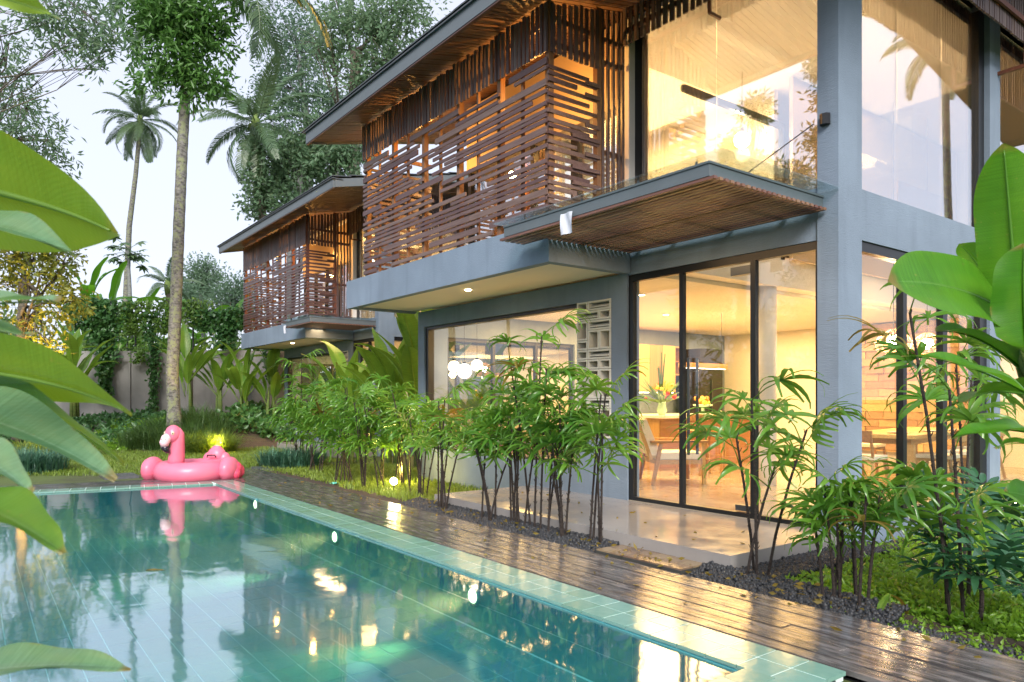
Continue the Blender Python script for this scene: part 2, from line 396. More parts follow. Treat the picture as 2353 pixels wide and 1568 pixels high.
def area(name, loc, rot, sx, sy, power, col, parent=None, spread=180):
    d = bpy.data.lights.new(name, 'AREA'); d.shape = 'RECTANGLE'; d.size = sx; d.size_y = sy; d.energy = power; d.color = col; d.spread = rad(spread)
    o = link(bpy.data.objects.new(name, d), parent); o.location = loc; o.rotation_euler = rot; return o
def point(name, loc, power, col, r=.05, parent=None):
    d = bpy.data.lights.new(name, 'POINT'); d.energy = power; d.color = col; d.shadow_soft_size = r
    o = link(bpy.data.objects.new(name, d), parent); o.location = loc; return o
def spot(name, loc, target, power, col, angle=80, r=.05, blend=.6, parent=None):
    d = bpy.data.lights.new(name, 'SPOT'); d.energy = power; d.color = col; d.shadow_soft_size = r; d.spot_size = rad(angle); d.spot_blend = blend
    o = link(bpy.data.objects.new(name, d), parent); o.location = loc
    o.rotation_euler = (Vector(loc) - Vector(target)).to_track_quat('Z', 'Y').to_euler(); return o
WARM = (1.0, .60, .21); WARM2 = (1.0, .61, .28); AMBER = (1.0, .62, .18)
# ================================================================ ground, pool, deck, patio
WL = -0.025
A_, B_, C_, D_ = Vector((3.58, 1.92, 0)), Vector((3.58, 12.62, 0)), Vector((-4.56, 14.0, 0)), Vector((-4.56, 1.92, 0))
mb = MB(); G = 420; gz = -.06
o4 = [(G, -G), (G, G), (-G, G), (-G, -G)]; i4 = [A_, B_, C_, D_]
V = [(x, y, gz) for x, y in o4] + [(p.x, p.y, gz) for p in i4] + [(p.x, p.y, -.55) for p in i4]
Fq = [(k, (k + 1) % 4, 4 + (k + 1) % 4, 4 + k) for k in range(4)] + [(4 + k, 4 + (k + 1) % 4, 8 + (k + 1) % 4, 8 + k) for k in range(4)]
tag(mb.add(V, Fq).build('ground', M['ground_mat']), kind='structure')

pool = tag(thing('pool', None, None), kind='structure')
FZ = -.44
MB().box(-4.6, 1.9, FZ - .06, 3.6, 14.1, FZ - .004).build('pool_bed', M['grout'], pool)
ts = .2; tile_me = {}
def tile(x0, y0, z0, x1, y1, z1, mat, parent, name='tile'): return piece(name, M[mat], parent, x0, y0, z0, x1, y1, z1)
cells = [(i, j) for i in range(int(7.42 / ts)) for j in range(int(11.6 / ts))]
def cpos(i, j): return 3.21 - (i + .5) * ts, 2.27 + (j + .5) * ts
def near_key(c):
    x, y = cpos(*c); d = Vector((x, y, 0)); dep = d.dot(F_); lat = d.dot(R_)
    vis = dep > 1 and abs(lat / dep) < .74 and (CAM_H - FZ) / dep < .42
    return (0 if vis else 1, dep)
cells.sort(key=near_key)
rest = MB()
for k, (i, j) in enumerate(cells):
    x, y = cpos(i, j); h = random.uniform(-.002, .002); g = .004
    if k < 290: tile(x - ts / 2 + g, y - ts / 2 + g, FZ - .006, x + ts / 2 - g, y + ts / 2 - g, FZ + h, 'pool_tile', pool)
    else: rest.box(x - ts / 2 + g, y - ts / 2 + g, FZ - .006, x + ts / 2 - g, y + ts / 2 - g, FZ + h)
tag(rest.build('floor_tiles', M['pool_tile'], pool), kind='stuff')
wall_ = tag(thing('pool_wall', None, None), kind='structure')
MB().box(3.218, 1.94, FZ - .05, 3.5, 12.6, -.021).build('wall_body', M['grout'], wall_)
for r in range(2):
    for j in range(51):
        y = 2.27 + j * .2; tile(3.212, y + .004, FZ + .01 + r * .2, 3.226, y + .196, FZ + .202 + r * .2, 'pool_tile', wall_)
MB().box(-4.56, 1.95, FZ - .05, 3.22, 2.26, -.02).build('near_wall', M['pool_tile'], wall_)
MB().box(-4.5, 2.2, FZ - .05, -4.21, 14.0, -.02).build('side_wall', M['pool_tile'], wall_)
e = (C_ - B_).normalized(); nrm = Vector((e.y, -e.x, 0)); nrm = nrm if nrm.y < 0 else -nrm
def band(a, b, w0, w1, z0, z1, nn):
    V = [a + nn * w0, b + nn * w0, b + nn * w1, a + nn * w1]
    V = [(p.x, p.y, z0) for p in V] + [(p.x, p.y, z1) for p in V]
    return MB().add(V, [(0, 3, 2, 1), (4, 5, 6, 7), (0, 1, 5, 4), (1, 2, 6, 5), (2, 3, 7, 6), (3, 0, 4, 7)])
band(B_, C_, .05, .33, FZ - .05, -.021, nrm).build('far_wall', M['pool_tile'], wall_)
coping = tag(thing('pool_coping', None, None), kind='structure')
MB().box(3.224, 1.94, -.05, 3.572, 12.6, -.0022).build('bedding', M['grout'], coping)
MB().box(-4.5, 1.94, -.05, 3.22, 2.26, -.006).build('bedding', M['grout'], coping)
for c in range(2):
    for j in range(54):
        y = 1.925 + j * .2; x = 3.222 + c * .18
        tile(x + (.004 if c else -.011), y + .004, -.02, x + .176, y + .196, random.uniform(-.0008, .0008), 'coping_tile', coping)
for c in range(2):
    for j in range(19):
        x = 3.218 - j * .2; y = 1.925 + c * .172
        tile(x - .197, y + .003, -.02, x - .003, y + .169, random.uniform(-.001, .001), 'coping_tile', coping)
band(B_, C_, .0, .33, -.05, -.003, nrm).build('bedding', M['grout'], coping)
me = MB().box(-.5, -.5, -.5, .5, .5, .5).mesh('tile'); me.materials.append(M['coping_tile'])
for j in range(40):
    for c in range(2):
        pnt = B_ + e * (.36 + j * .2 + .1) + nrm * (.09 + c * .17) + Vector((0, 0, -.011))
        inst('tile', me, coping, frame(pnt, e, s=(.164, .192, .0225)))
MB().box(-4.56, 2.26, -.05, -4.21, 13.9, 0).build('side_kerb', M['coping_tile'], coping)
V = [(3.221, 2.262, WL), (3.221, 12.33, WL), (-4.21, 13.6, WL), (-4.21, 2.262, WL)]
tag(MB().add(V, [(0, 1, 2, 3)]).build('water', M['water']), kind='structure')

deck = tag(thing('deck', None, None), kind='structure')
MB().box(3.62, -2.2, -.058, 4.49, 14.3, -.05).build('joist_bed', M['black_metal'], deck)
for c in range(8):
    y = -2.2 + random.uniform(-1.2, 0); w = .113
    while y < 14.3:
        L = random.uniform(1.9, 3.3); x = 3.60 + c * w; y0, y1 = max(y, -2.2), min(y + L, 14.3)
        if y1 > y0 + .05:
            dz = random.uniform(-.003, .003); piece('plank', M['deck_wood'], deck, x + .0058, y0 + .004, -.028, x + w - .0058, y1 - .004, dz)
        y += L
far_deck = tag(thing('far_deck', None, None), kind='structure')
band(B_, C_, -.82, -.01, -.055, -.03, nrm).build('joist_bed', M['black_metal'], far_deck)
me = MB().box(-.5, -.5, -.5, .5, .5, .5).mesh('plank'); me.materials.append(M['deck_wood_cross'])
for c in range(7):
    s0 = random.uniform(-1, 0)
    while s0 < 8.2:
        L = random.uniform(1.8, 3.2); a0, a1 = max(s0, .03), min(s0 + L, 8.2)
        if a1 > a0 + .05:
            pnt = B_ + e * ((a0 + a1) / 2) - nrm * (.065 + c * .115) + Vector((0, 0, -.014 + random.uniform(-.003, .003)))
            inst('plank', me, far_deck, frame(pnt, e, s=(.107, a1 - a0 - .005, .028)))
        s0 += L
path = tag(thing('garden_path', None, None), kind='structure')
for k in range(7):
    x = 4.6 + k * .62 if k < 4 else 3.4 - (k - 4) * .75; y = 14.75 + random.uniform(-.1, .1) + (0 if k < 4 else .1)
    piece('slab', M['slate'], path, x, y - .35, -.06, x + .55, y + .35, -.01 + random.uniform(-.005, .005))

patio = MB().box(4.86, 3.57, -.08, 6.475, 8.17, .135).build('patio', M['patio_concrete']); tag(patio, kind='structure')
far_patio = MB().box(6.9, 16.4, -.08, 8.1, 20.2, .135).build('far_patio', M['patio_concrete']); tag(far_patio, kind='structure')
pad = thing('step_pad', 'low wet pad of small brown tiles between deck and concrete patio', 'tiled step', (0, 0, 0))
MB().box(4.53, 3.80, -.07, 5.0, 4.78, .018).build('bed', M['grout_dark'], pad)
for i in range(3):
    for j in range(6): tile(4.534 + i * .155, 3.804 + j * .162, .015, 4.534 + i * .155 + .149, 3.804 + j * .162 + .156, .03 + random.uniform(-.001, .002), 'step_tile', pad)

# pebbles and soil
def rocks(n, xr, yr, z, smin, smax, rej=None, slope=.0):
    ico = MB().ball((0, 0, 0), 1, 6, 4); bv = np.array(ico.v); bv = bv * (1 + .22 * np.sin(bv[:, :1] * 5 + bv[:, 1:2] * 3)); bf = [f for f in ico.f]
    P = np.stack([RNG.uniform(*xr, n), RNG.uniform(*yr, n), np.full(n, z) + RNG.uniform(0, .02, n)], 1)
    if rej is not None: P = P[[not rej(*p) for p in P]]
    P[:, 2] += np.clip((P[:, 0] - 4.5) / .36, 0, 1) * slope
    n = len(P); sz = RNG.uniform(smin, smax, n)[:, None, None] * RNG.uniform(.5, 1.5, (n, 1, 3)); a = RNG.uniform(0, 6.28, n)
    V = bv[None] * sz; ca, sa = np.cos(a)[:, None], np.sin(a)[:, None]
    V = np.stack([V[:, :, 0] * ca - V[:, :, 1] * sa, V[:, :, 0] * sa + V[:, :, 1] * ca, V[:, :, 2]], 2) + P[:, None, :]
    Q = np.array(bf)[None] + (np.arange(n) * len(bv))[:, None, None]
    return V.reshape(-1, 3), Q.reshape(-1, 4)
def in_pad(x, y, z): return 4.5 < x < 5.0 and 3.78 < y < 4.8
parts_ = [rocks(12000, (4.5, 4.87), (2.2, 8.6), -.04, .008, .019, in_pad, .065), rocks(900, (4.5, 4.72), (1.3, 2.3), -.045, .008, .018), rocks(4500, (4.87, 6.9), (3.2, 3.575), -.005, .008, .02), rocks(2500, (6.9, 13), (3.2, 3.5), -.055, .009, .022)]
off = 0; VV = []; QQ = []
for v_, q_ in parts_: VV.append(v_); QQ.append(q_ + off); off += len(v_)
tag(np_mesh('pebbles', np.concatenate(VV), np.concatenate(QQ), M['pebble']), kind='stuff')
soil = MB(); 
for (x0, y0, x1, y1) in ((4.5, -2, 5.0, 2.6), (4.5, 8.3, 4.95, 14)):
    nx, ny = 6, int((y1 - y0) / .15); V = []; Fc = []
    for i in range(nx + 1):
        for j in range(ny + 1):
            V.append((x0 + (x1 - x0) * i / nx, y0 + (y1 - y0) * j / ny, -.05 + (.035 * random.random() if 0 < i < nx else -.01)))
    for i in range(nx):
        for j in range(ny): q = i * (ny + 1) + j; Fc.append((q, q + ny + 1, q + ny + 2, q + 1))
    soil.add(V, Fc)
tag(soil.build('soil_bed', M['soil'], smooth=True), kind='structure')

# ================================================================ houses
SL = math.tan(rad(12))
def slat_rows(parent_part, plane, a0, a1, z0, z1, mat, seed, joined=None, X=0.0, full=False, posts=()):
    """rows of staggered boards; plane 'x' = boards run along Y at x = X, plane 'y' = along X at y = X"""
    rnd = random.Random(seed); z = z0; row = 0
    while z < z1:
        h = rnd.choice((.04, .042, .045, .05, .075)); L = a1 - a0; segs = []
        top = (z - z0) / (z1 - z0)
        if full: segs = [(a0, a1)] if row % 2 else [(a0, a0 + L * rnd.choice((.55, .8, .8))), ]
        else:
            t = a0 if rnd.random() < .8 else a0 + L * rnd.uniform(.05, .25)
            while t < a1 - .15:
                ln = rnd.uniform(.9, 3.2)
                if top > .86: ln *= .55
                e_ = min(t + ln, a1); 
                if a1 - e_ < .3 : e_ = a1
                segs.append((t, e_)); t = e_ + (rnd.choice((.004, .004, .25, .5, .9)) if top < .86 else rnd.uniform(.3, 1.2))
        for s0, s1 in segs:
            jx = rnd.uniform(-.006, .006)
            bx = (X + jx - .011, s0, z, X + jx + .011, s1, z + h) if plane == 'x' else (s0, X + jx - .011, z, s1, X + jx + .011, z + h)
            if joined is not None: joined.box(*bx)
            else: piece('slat', M[mat], parent_part, *bx)
        if full and row % 2 == 0 and rnd.random() < .8:
            s0 = a1 - L * rnd.choice((.3, .55)); zz = z - .05
            bx = (s0, X - .03, zz, a1, X - .012, zz + .045)
            if joined is not None: joined.box(*bx)
            else: piece('slat', M[mat], parent_part, *bx)
        z += h + rnd.choice((.016, .022, .03, .036, .045)) * (1.25 if full else 1); row += 1

def battens(parent_part, plane, a0, a1, z0, ztop, mat, seed, joined=None, X=0.0, step=.083):
    rnd = random.Random(seed); t = a0
    while t < a1:
        w = rnd.choice((.045, .05, .06)); zt = ztop(t) if callable(ztop) else ztop; zt -= rnd.uniform(0.02, .07); zb = z0 + rnd.uniform(-.006, .006)
        bx = (X - .012, t, zb, X + .012, t + w, zt) if plane == 'x' else (t, X - .012, zb, t + w, X + .012, zt)
        if joined is not None: joined.box(*bx)
        else: piece('batten', M[mat], parent_part, *bx)
        t += step + rnd.uniform(-.012, .012)

def window_pane(name, parent, x0, y0, z0, x1, y1, z1, gm): return MB().box(x0, y0, z0, x1, y1, z1).build(name, M[gm], parent)

def house(name, X0, yc, dl, main, label, dzr=0.0):
    H = thing(name, label, 'house', (X0, yc, 0)); GR = M['grey_render']; D = .21 + dl; BL = M['black_metal']
    W = lambda nm, *b, mat=GR: MB().box(*b).build(nm, mat, H)
    YE = D + 5.18; XB = 8.6; RZ = 6.15 + dzr
    soff = lambda x: 5.77 + dzr + (x + 1.85) * SL
    # columns, beams, walls
    W('column', 0, 0, -.1, .43, .21, 6.3)
    W('beam', .02, .21, 2.905, .32, D, 3.405)
    W('pier', 0, D, -.1, .22, D + .27, 2.93); W('pier', 0, D + 4.96, -.1, .22, YE, 2.93)
    W('wall', 0, D + .27, 2.655, .22, D + 4.96, 2.93)
    W('wall', 0, D + .27, -.1, .22, D + .91, .88); W('wall', 0, D + .91, -.1, .22, D + 4.96, .5)
    W('column', 3.5, 0, -.1, 3.82, .24, 6.25); W('column', 6.7, 0, -.1, 7.0, .24, 6.4)
    W('beam', .43, .02, 2.93, 3.5, .24, 3.425); W('beam', 3.82, .02, 2.93, 6.7, .24, 3.425); W('wall', 7.0, .02, -.1, XB, .24, 6.5)
    W('plinth', .42, -.03, -.1, 7.0, .26, .13)
    W('back_wall', XB, 0, -.1, XB + .2, YE, 6.6, mat=M['white_paint'])
    # end wall towards the neighbour, glazed in the middle
    W('end_wall', .22, YE - .2, -.1, .5, YE, 2.93); W('end_wall', 3.6, YE - .2, -.1, XB, YE, 2.93); W('end_wall', .5, YE - .2, 2.5, 3.6, YE, 2.93)
    W('end_wall', 1.6, D + 3.62, 3.4, XB, D + 3.8, 6.5)
    ew = MB()
    for x in (.5, 1.55, 2.6, 3.55): ew.box(x, YE - .14, .14, x + .06, YE - .06, 2.5)
    ew.box(.5, YE - .13, 2.44, 3.6, YE - .07, 2.499); win = ew.build('end_window', BL, H)
    window_pane('pane', win, .5, YE - .105, .14, 3.6, YE - .095, 2.44, 'end_glass')
    # floors and ceilings
    W('floor', .03, .24, .0, XB, YE, .14, mat=M['floor_concrete'])
    W('upper_floor', .03, D - .3, 2.99, XB, YE - .2, 3.375, mat=M['white_paint'])
    W('kitchen_ceiling', .23, D - .05, 2.93, XB, YE - .2, 2.985, mat=M['white_paint'])
    W('upper_ceiling', .12, .24, RZ - .1, XB, D + 3.62, RZ - .04, mat=M['white_paint'])
    # balcony slab
    ya, yb = D - .06, D + 5.36
    W('balcony_slab', -1.30, ya, 2.92, -1.18, yb, 3.385); W('balcony_slab', -1.18, ya, 2.92, -.002, ya + .12, 3.385); W('balcony_slab', -1.18, yb - .12, 2.92, -.002, yb, 3.385)
    W('balcony_ceiling', -1.18, ya + .12, 2.955, -.002, yb - .12, 3.36, mat=M['cream_ceiling'])
    # breeze block panel
    bb = MB().box(.13, D + .27, .88, .19, D + .91, 2.655).build('breeze_block_panel', M['tan_wall'], H)
    rnd = random.Random(5); cw = .64 / 3; chh = 1.775 / 14; occ = set()
    for r in range(14):
        for c in range(3):
            if (r, c) in occ: continue
            opt = rnd.random(); wN, hN = (2, 1) if (opt < .42 and c < 2 and (r, c + 1) not in occ) else ((1, 2) if opt > .74 and r < 13 else (1, 1))
            for rr in range(hN):
                for cc in range(wN): occ.add((r + rr, c + cc))
            y0 = D + .27 + c * cw + .004; y1 = y0 + wN * cw - .008; z0 = .88 + r * chh + .003; z1 = z0 + hN * chh - .006; t = .022
            b = MB().box(-.01, y0, z0, .13, y1, z0 + t).box(-.01, y0, z1 - t, .13, y1, z1).box(-.01, y0, z0 + t, .13, y0 + t, z1 - t).box(-.01, y1 - t, z0 + t, .13, y1, z1 - t)
            if wN == 2: b.add([(.0, y0 + t, z0 + .035), (.0, y1 - t, z0 + .035), (.11, y1 - t, z1 - .04), (.11, y0 + t, z1 - .04), (.0, y0 + t, z0 + .047), (.0, y1 - t, z0 + .047), (.11, y1 - t, z1 - .028), (.11, y0 + t, z1 - .028)], [(0, 3, 2, 1), (4, 5, 6, 7), (0, 1, 5, 4), (1, 2, 6, 5), (2, 3, 7, 6), (3, 0, 4, 7)])
            b.build('block', M['screen_block'], bb)
    # living-room window
    wf = MB(); y0, y1 = D + .91, D + 4.96
    wf.box(.03, y0, .5, .15, y0 + .03, 2.64).box(.03, y1 - .09, .5, .15, y1, 2.64).box(.03, y0 + .03, 2.6, .15, y1 - .09, 2.64).box(.03, y0 + .03, .5, .15, y1 - .09, .54)
    w1 = wf.build('living_window', BL, H)
    for a, b in ((y0 + .03, y0 + 1.75), (y0 + 1.757, y1 - .09)): window_pane('pane', w1, .085, a, .54, .095, b, 2.6, 'window_glass')
    # sliding doors
    fr = MB(); y0, y1 = .215, D - .003
    fr.box(.03, y1 - .075, .14, .10, y1, 2.9).box(.03, y0, .14, .10, y0 + .03, 2.9).box(.03, y0 + .03, 2.82, .10, y1 - .075, 2.9).box(.03, y0 + .03, .14, .10, y1 - .075, .185)
    m2 = y0 + (y1 - y0) * .29; m1 = y0 + (y1 - y0) * .67
    for m_, w_ in ((m2, .06), (m1, .052)): fr.box(.025, m_ - w_ / 2, .185, .085, m_ + w_ / 2, 2.82)
    dr = fr.build('sliding_door', BL, H)
    window_pane('pane', dr, .06, y0 + .03, .185, .07, m2 - .03, 2.82, 'window_glass'); window_pane('pane', dr, .075, m2 + .03, .185, .083, m1 - .026, 2.82, 'window_glass'); window_pane('pane', dr, .06, m1 + .026, .185, .07, y1 - .075, 2.82, 'window_glass')
    MB().box(.06, m2 + .056, 2.70, .14, m2 + .3, 2.79).box(.06, m2 + .056, .2, .14, m2 + .24, .26).build('hinge', M['steel'], dr)
    hb = MB()
    for dx in (.035, .19): hb.tube([(dx, m1 - .1, .75), (dx, m1 - .1, 1.85)], .018, 8)
    for z in (.9, 1.7): hb.tube([(.03, m1 - .1, z), (.19, m1 - .1, z)], .009, 6)
    hb.build('handle', M['steel'], dr)
    # corner window upstairs (front)
    uw = MB().box(.1, D - .16, 3.405, .2, D - .04, 5.98).box(.1, .21, 3.405, .16, D - .16, 3.425).build('upper_window', BL, H)
    jy = .21 + (D - .21) * .5
    window_pane('pane', uw, .115, .212, 3.425, .125, jy - .003, 6.05, 'coated_glass'); window_pane('pane', uw, .115, jy + .003, 3.425, .125, D - .16, 6.05, 'coated_glass')
    # gable-side windows
    sw = MB().box(3.33, .06, 3.425, 3.49, .16, 6.1).build('upper_side_window', BL, H)
    for a, b in ((.432, 1.35), (1.356, 2.41), (2.416, 3.33)): window_pane('pane', sw, a, .10, 3.425, b, .11, 6.1, 'coated_glass')
    sw2 = MB().box(3.83, .06, 3.425, 3.87, .16, 6.1).build('upper_side_window', BL, H); window_pane('pane', sw2, 3.87, .10, 3.425, 6.7, .11, 6.1, 'coated_glass')
    g = MB().box(.432, .04, .14, 3.5, .15, .235).box(.432, .04, 2.83, 3.5, .15, 2.93).box(1.35, .035, .235, 1.43, .11, 2.83).box(2.29, .035, .235, 2.40, .11, 2.83).box(3.30, .035, .235, 3.5, .14, 2.83)
    gw = g.build('ground_side_window', BL, H)
    for a, b in ((.432, 1.35), (1.43, 2.29), (2.40, 3.30)): window_pane('pane', gw, a, .07, .235, b, .08, 2.83, 'window_glass')
    g2 = MB().box(3.82, .04, .14, 6.7, .15, .2).box(3.82, .04, 2.83, 6.7, .15, 2.93).build('ground_side_window', BL, H); window_pane('pane', g2, 3.82, .09, .2, 6.7, .10, 2.83, 'window_glass')
    # upper bedroom wall behind the slat screen
    W('upper_wall', 0, D - .04, 3.39, .2, D + .06, 6.1, mat=M['white_paint']); W('upper_wall', .02, D + .06, 5.05, .2, D + 3.62, 6.1, mat=M['tan_wall'])
    bw = MB()
    for k, y in enumerate((D + .06, D + .95, D + 1.02, D + 1.9, D + 2.7, D + 3.54)): bw.box(.05, y, 3.39, .15, y + .075, 5.05)
    bw = bw.build('bedroom_window', BL, H); window_pane('pane', bw, .09, D + .06, 3.39, .1, D + 3.6, 5.05, 'coated_glass')
    cu = MB()
    for y, w_ in ((D + 1.75, .5), (D + 2.75, .75)):
        nseg = 16; V = []; Fc = []
        for k in range(nseg + 1):
            xx = .32 + .035 * math.sin(k * 1.9); V += [(xx, y + w_ * k / nseg, 3.4), (xx, y + w_ * k / nseg, 5.2), (xx + .01, y + w_ * k / nseg, 3.4), (xx + .01, y + w_ * k / nseg, 5.2)]
        for k in range(nseg): q = k * 4; Fc += [(q, q + 4, q + 5, q + 1), (q + 2, q + 3, q + 7, q + 6)]
        cu.add(V, Fc)
    cu.build('curtain', M['curtain'], H)
    W('bedroom_wall', 3.2, D + .06, 3.39, 3.3, D + 3.62, 6.1, mat=M['white_paint'])
    # slat screens round the balcony
    ys0, ys1, xs = D + .0, (D + 4.73 if main else D + 5.2), -1.275
    sp = MB()
    nb = 5
    for k in range(nb + 1):
        y = ys0 + (ys1 - ys0 - .07) * k / nb; sp.box(xs + .03, y, 3.39, xs + .10, y + .07, soff(xs + .03) - .01)
        if k < nb: yy = y + (ys1 - ys0) / nb / 2; sp.box(xs + .02, yy, 3.39, xs + .055, yy + .035, 5.45)
    sp.box(xs + .10, D + .0, 5.40, xs + .14, ys1, 5.46).box(xs + .10, D, 5.68, xs + .14, ys1, 5.74)
    sp.box(-.52, D - .02, 3.39, -.45, D + .05, soff(-.5) - .02).box(xs + .1, D + .02, 5.40, -.05, D + .06, 5.46).box(xs + .1, D + .02, 5.68, -.05, D + .06, 5.74).box(-.45, D + .02, 4.32, -.03, D + .06, 4.38)
    sp.box(xs + .1, ys1 - .06, 5.40, .0, ys1 - .02, 5.46)
    scr = sp.build('slat_screen', M['post_wood'], H)
    J = None if main else MB(); J2 = None if main else MB()
    slat_rows(scr, 'x', ys0, ys1, 3.42, 5.22, 'slat_wood', 11, J, xs)
    slat_rows(scr, 'y', xs + .01, -.48, 3.42, 5.18, 'slat_wood', 23, J, D - .005, True)
    slat_rows(scr, 'y', xs + .01, .0, 3.42, 5.18, 'slat_wood', 29, J, ys1 + .0, True)
    battens(scr, 'x', ys0, ys1, 5.30, soff(xs), 'batten_wood', 31, J2, xs)
    battens(scr, 'y', xs + .05, -.48, 5.30, lambda t: soff(t), 'batten_wood', 37, J2, D - .012)
    for t in (-.43, -.34, -.25, -.16, -.09): 
        bx = (t, D - .01, 3.39, t + .04, D + .02, soff(t) - .03); (J2.box(*bx) if J2 else piece('batten', M['batten_wood'], scr, *bx))
    # fringe in front of the upper windows
    fl = MB().box(-.10, -.33, 5.82, -.07, D - .04, 5.88).box(-.10, -.33, 6.0, -.07, D - .04, 6.05).bar((-.085, 1.4, 5.55), (-.085, 1.4, 6.1), .03).bar((-.085, 1.4, 5.55), (.1, 1.4, 5.55), .03).build('fringe', M['post_wood'], H)
    J3 = None if main else MB()
    battens(fl, 'x', -.30, D - .03, 5.665, soff(-.1), 'batten_wood', 41, J3, -.112, .095)
    fs = MB().box(-.1, -.36, 5.85, 7.0, -.33, 5.91).bar((3.75, -.3, 5.42), (3.75, -.3, 5.9), .04).bar((3.75, .02, 5.42), (3.75, -.31, 5.42), .04).build('fringe', M['post_wood'], H)
    battens(fs, 'y', -.1, 7.0, 5.665, lambda t: min(soff(t), 6.6), 'batten_wood', 43, J3, -.30, .07)
    if not main:
        tag(J.build('slats', M['slat_wood'], scr), kind='stuff'); tag(J2.build('battens', M['batten_wood'], scr), kind='stuff'); tag(J3.build('battens', M['batten_wood'], fl), kind='stuff')
    # roof: sloping deck, soffit laths, fascia, gutter, tiles
    rx0, rx1, ry0, ry1 = -1.85, 4.3, -1.6, D + 5.75
    rf = MB()
    def slab(b, x0, x1, y0, y1, o0, o1):
        V = [(x, y, soff(x) + o) for o in (o0, o1) for x, y in ((x0, y0), (x1, y0), (x1, y1), (x0, y1))]
        b.add(V, [(0, 3, 2, 1), (4, 5, 6, 7), (0, 1, 5, 4), (1, 2, 6, 5), (2, 3, 7, 6), (3, 0, 4, 7)])
    slab(rf, rx0 + .03, rx1, ry0 + .03, ry1 - .03, .06, .16)
    V = [(rx1, ry0 + .03, soff(rx1) + .06), (rx1 + 5.0, ry0 + .03, soff(rx1) - .95), (rx1 + 5.0, ry1 - .03, soff(rx1) - .95), (rx1, ry1 - .03, soff(rx1) + .06)]
    rf.add(V + [(a, b, c + .1) for a, b, c in V], [(0, 3, 2, 1), (4, 5, 6, 7), (0, 1, 5, 4), (1, 2, 6, 5), (2, 3, 7, 6), (3, 0, 4, 7)])
    roof = rf.build('roof', M['black_metal'], H)
    la = MB(); y = ry0 + .05; rnd = random.Random(3)
    while y < ry1 - .05:
        slab(la, rx0 + .06, rx1 - .5, y, y + .068, rnd.uniform(-.002, .003), .035); y += .08
    tag(la.build('soffit_laths', M['soffit_wood'], roof), kind='stuff')
    fa = MB().box(rx0 - .02, ry0, soff(rx0) - .03, rx0 + .025, ry1, soff(rx0) + .15)
    slab(fa, rx0 + .025, rx1, ry0 - .02, ry0 + .02, -.03, .15); slab(fa, rx0 + .025, rx1, ry1 - .02, ry1 + .02, -.03, .15)
    fa.build('fascia', M['fascia_grey'], roof)
    MB().box(rx0 - .012, ry0 + .01, soff(rx0) - .05, rx0 + .03, ry1 - .01, soff(rx0) - .03).build('edge_trim', M['soffit_wood'], roof)
    tl = MB(); nrow = 15
    for r in range(nrow):
        x0 = rx0 - .06 + r * .42; y = ry0 - .05
        while y < ry1 + .02:
            o_ = .165 + rnd.uniform(0, .006); V = [(x, yy, soff(x) + oo) for oo in (o_, o_ + .018) for x, yy in ((x0, y), (x0 + .44, y), (x0 + .44, y + .2), (x0, y + .2))]
            V = [(a, b, c + (.03 if i % 4 in (0, 3) else .0)) for i, (a, b, c) in enumerate(V)]
            tl.add(V, [(0, 3, 2, 1), (4, 5, 6, 7), (0, 1, 5, 4), (1, 2, 6, 5), (2, 3, 7, 6), (3, 0, 4, 7)]); y += .205
    tag(tl.build('roof_tiles', M['roof_slate'], roof), kind='stuff')
    MB().box(rx0 - .05, ry0 - .04, soff(rx0) + .15, rx0 + .2, ry1 + .04, soff(rx0) + .168).build('drip_edge', M['roof_slate'], roof)
    # canopy over the door
    cz = 3.16; cx0 = -1.70; cy0, cy1 = .15, D + .03
    cf = MB().box(cx0, cy0, cz + .03, cx0 + .05, D + .24, cz + .13).box(cx0 + .05, cy0, cz + .03, -.005, cy0 + .05, cz + .13).box(cx0 + .05, D - .12, cz + .03, -1.31, D - .07, cz + .13).box(-.9, cy0 + .05, cz + .06, -.85, D - .1, cz + .12)
    cf.box(cx0 - .01, cy0 - .01, cz + .131, cx0 + .05, D + .24, cz + .15).box(cx0 + .05, cy0 - .01, cz + .131, -.005, cy0 + .04, cz + .15)
    can = cf.build('canopy', M['fascia_grey'], H)
    JL = None if main else MB(); x = cx0 + .0; k = 0
    while x < -.06:
        y1_ = D + .32 if x < -1.38 else D - .075
        y0_ = cy0 - .05 - (.12 if x > -.3 else 0) * 0
        bx = (x, y0_, cz, x + .043, y1_, cz + .024); (JL.box(*bx) if JL is not None else piece('lath', M['canopy_wood'], can, *bx)); x += .074
    if JL is not None: tag(JL.build('laths', M['canopy_wood'], can), kind='stuff')
    bt = MB()
    for y in (cy0 + .35, cy0 + (cy1 - cy0) * .38, cy0 + (cy1 - cy0) * .68, D - .25): bt.box(cx0 + .05, y, cz + .027, -.01, y + .04, cz + .06)
    bt.build('batten_rail', M['post_wood'], can)
    MB().box(cx0 - .06, -.02 if main else .1, cz + .185, -.01, D + .36, cz + .197).build('glass_sheet', M['canopy_glass'], can)
    for y in (.3, .95, 1.7, D - .1):
        for x in (cx0 + .03, -.86): MB().lathe([(.012, 0), (.012, .035)], 6, (x, min(y, D - .05), cz + .15)).build('standoff', M['steel'], can)
    if main:
        MB().tube([(-1.0, .32, cz + .2), (.0, .25, 4.02)], .006, 5).lathe([(.05, -.05), (.05, .05)], 8, (-.02, .12, 4.02)).build('stay_cable', M['black_metal'], can)
    # downlight in balcony ceiling, wall downlights
    MB().lathe([(.045, 0), (.045, .012)], 14, (-.72, D + 2.45, 2.944)).build('downlight', M['lamp_warm'], H)
    return H, D
HA, DA = house('villa', 6.47, 3.56, 2.5, True, 'two storey villa nearest the camera, glass corner room, big slatted balcony over the pool side')
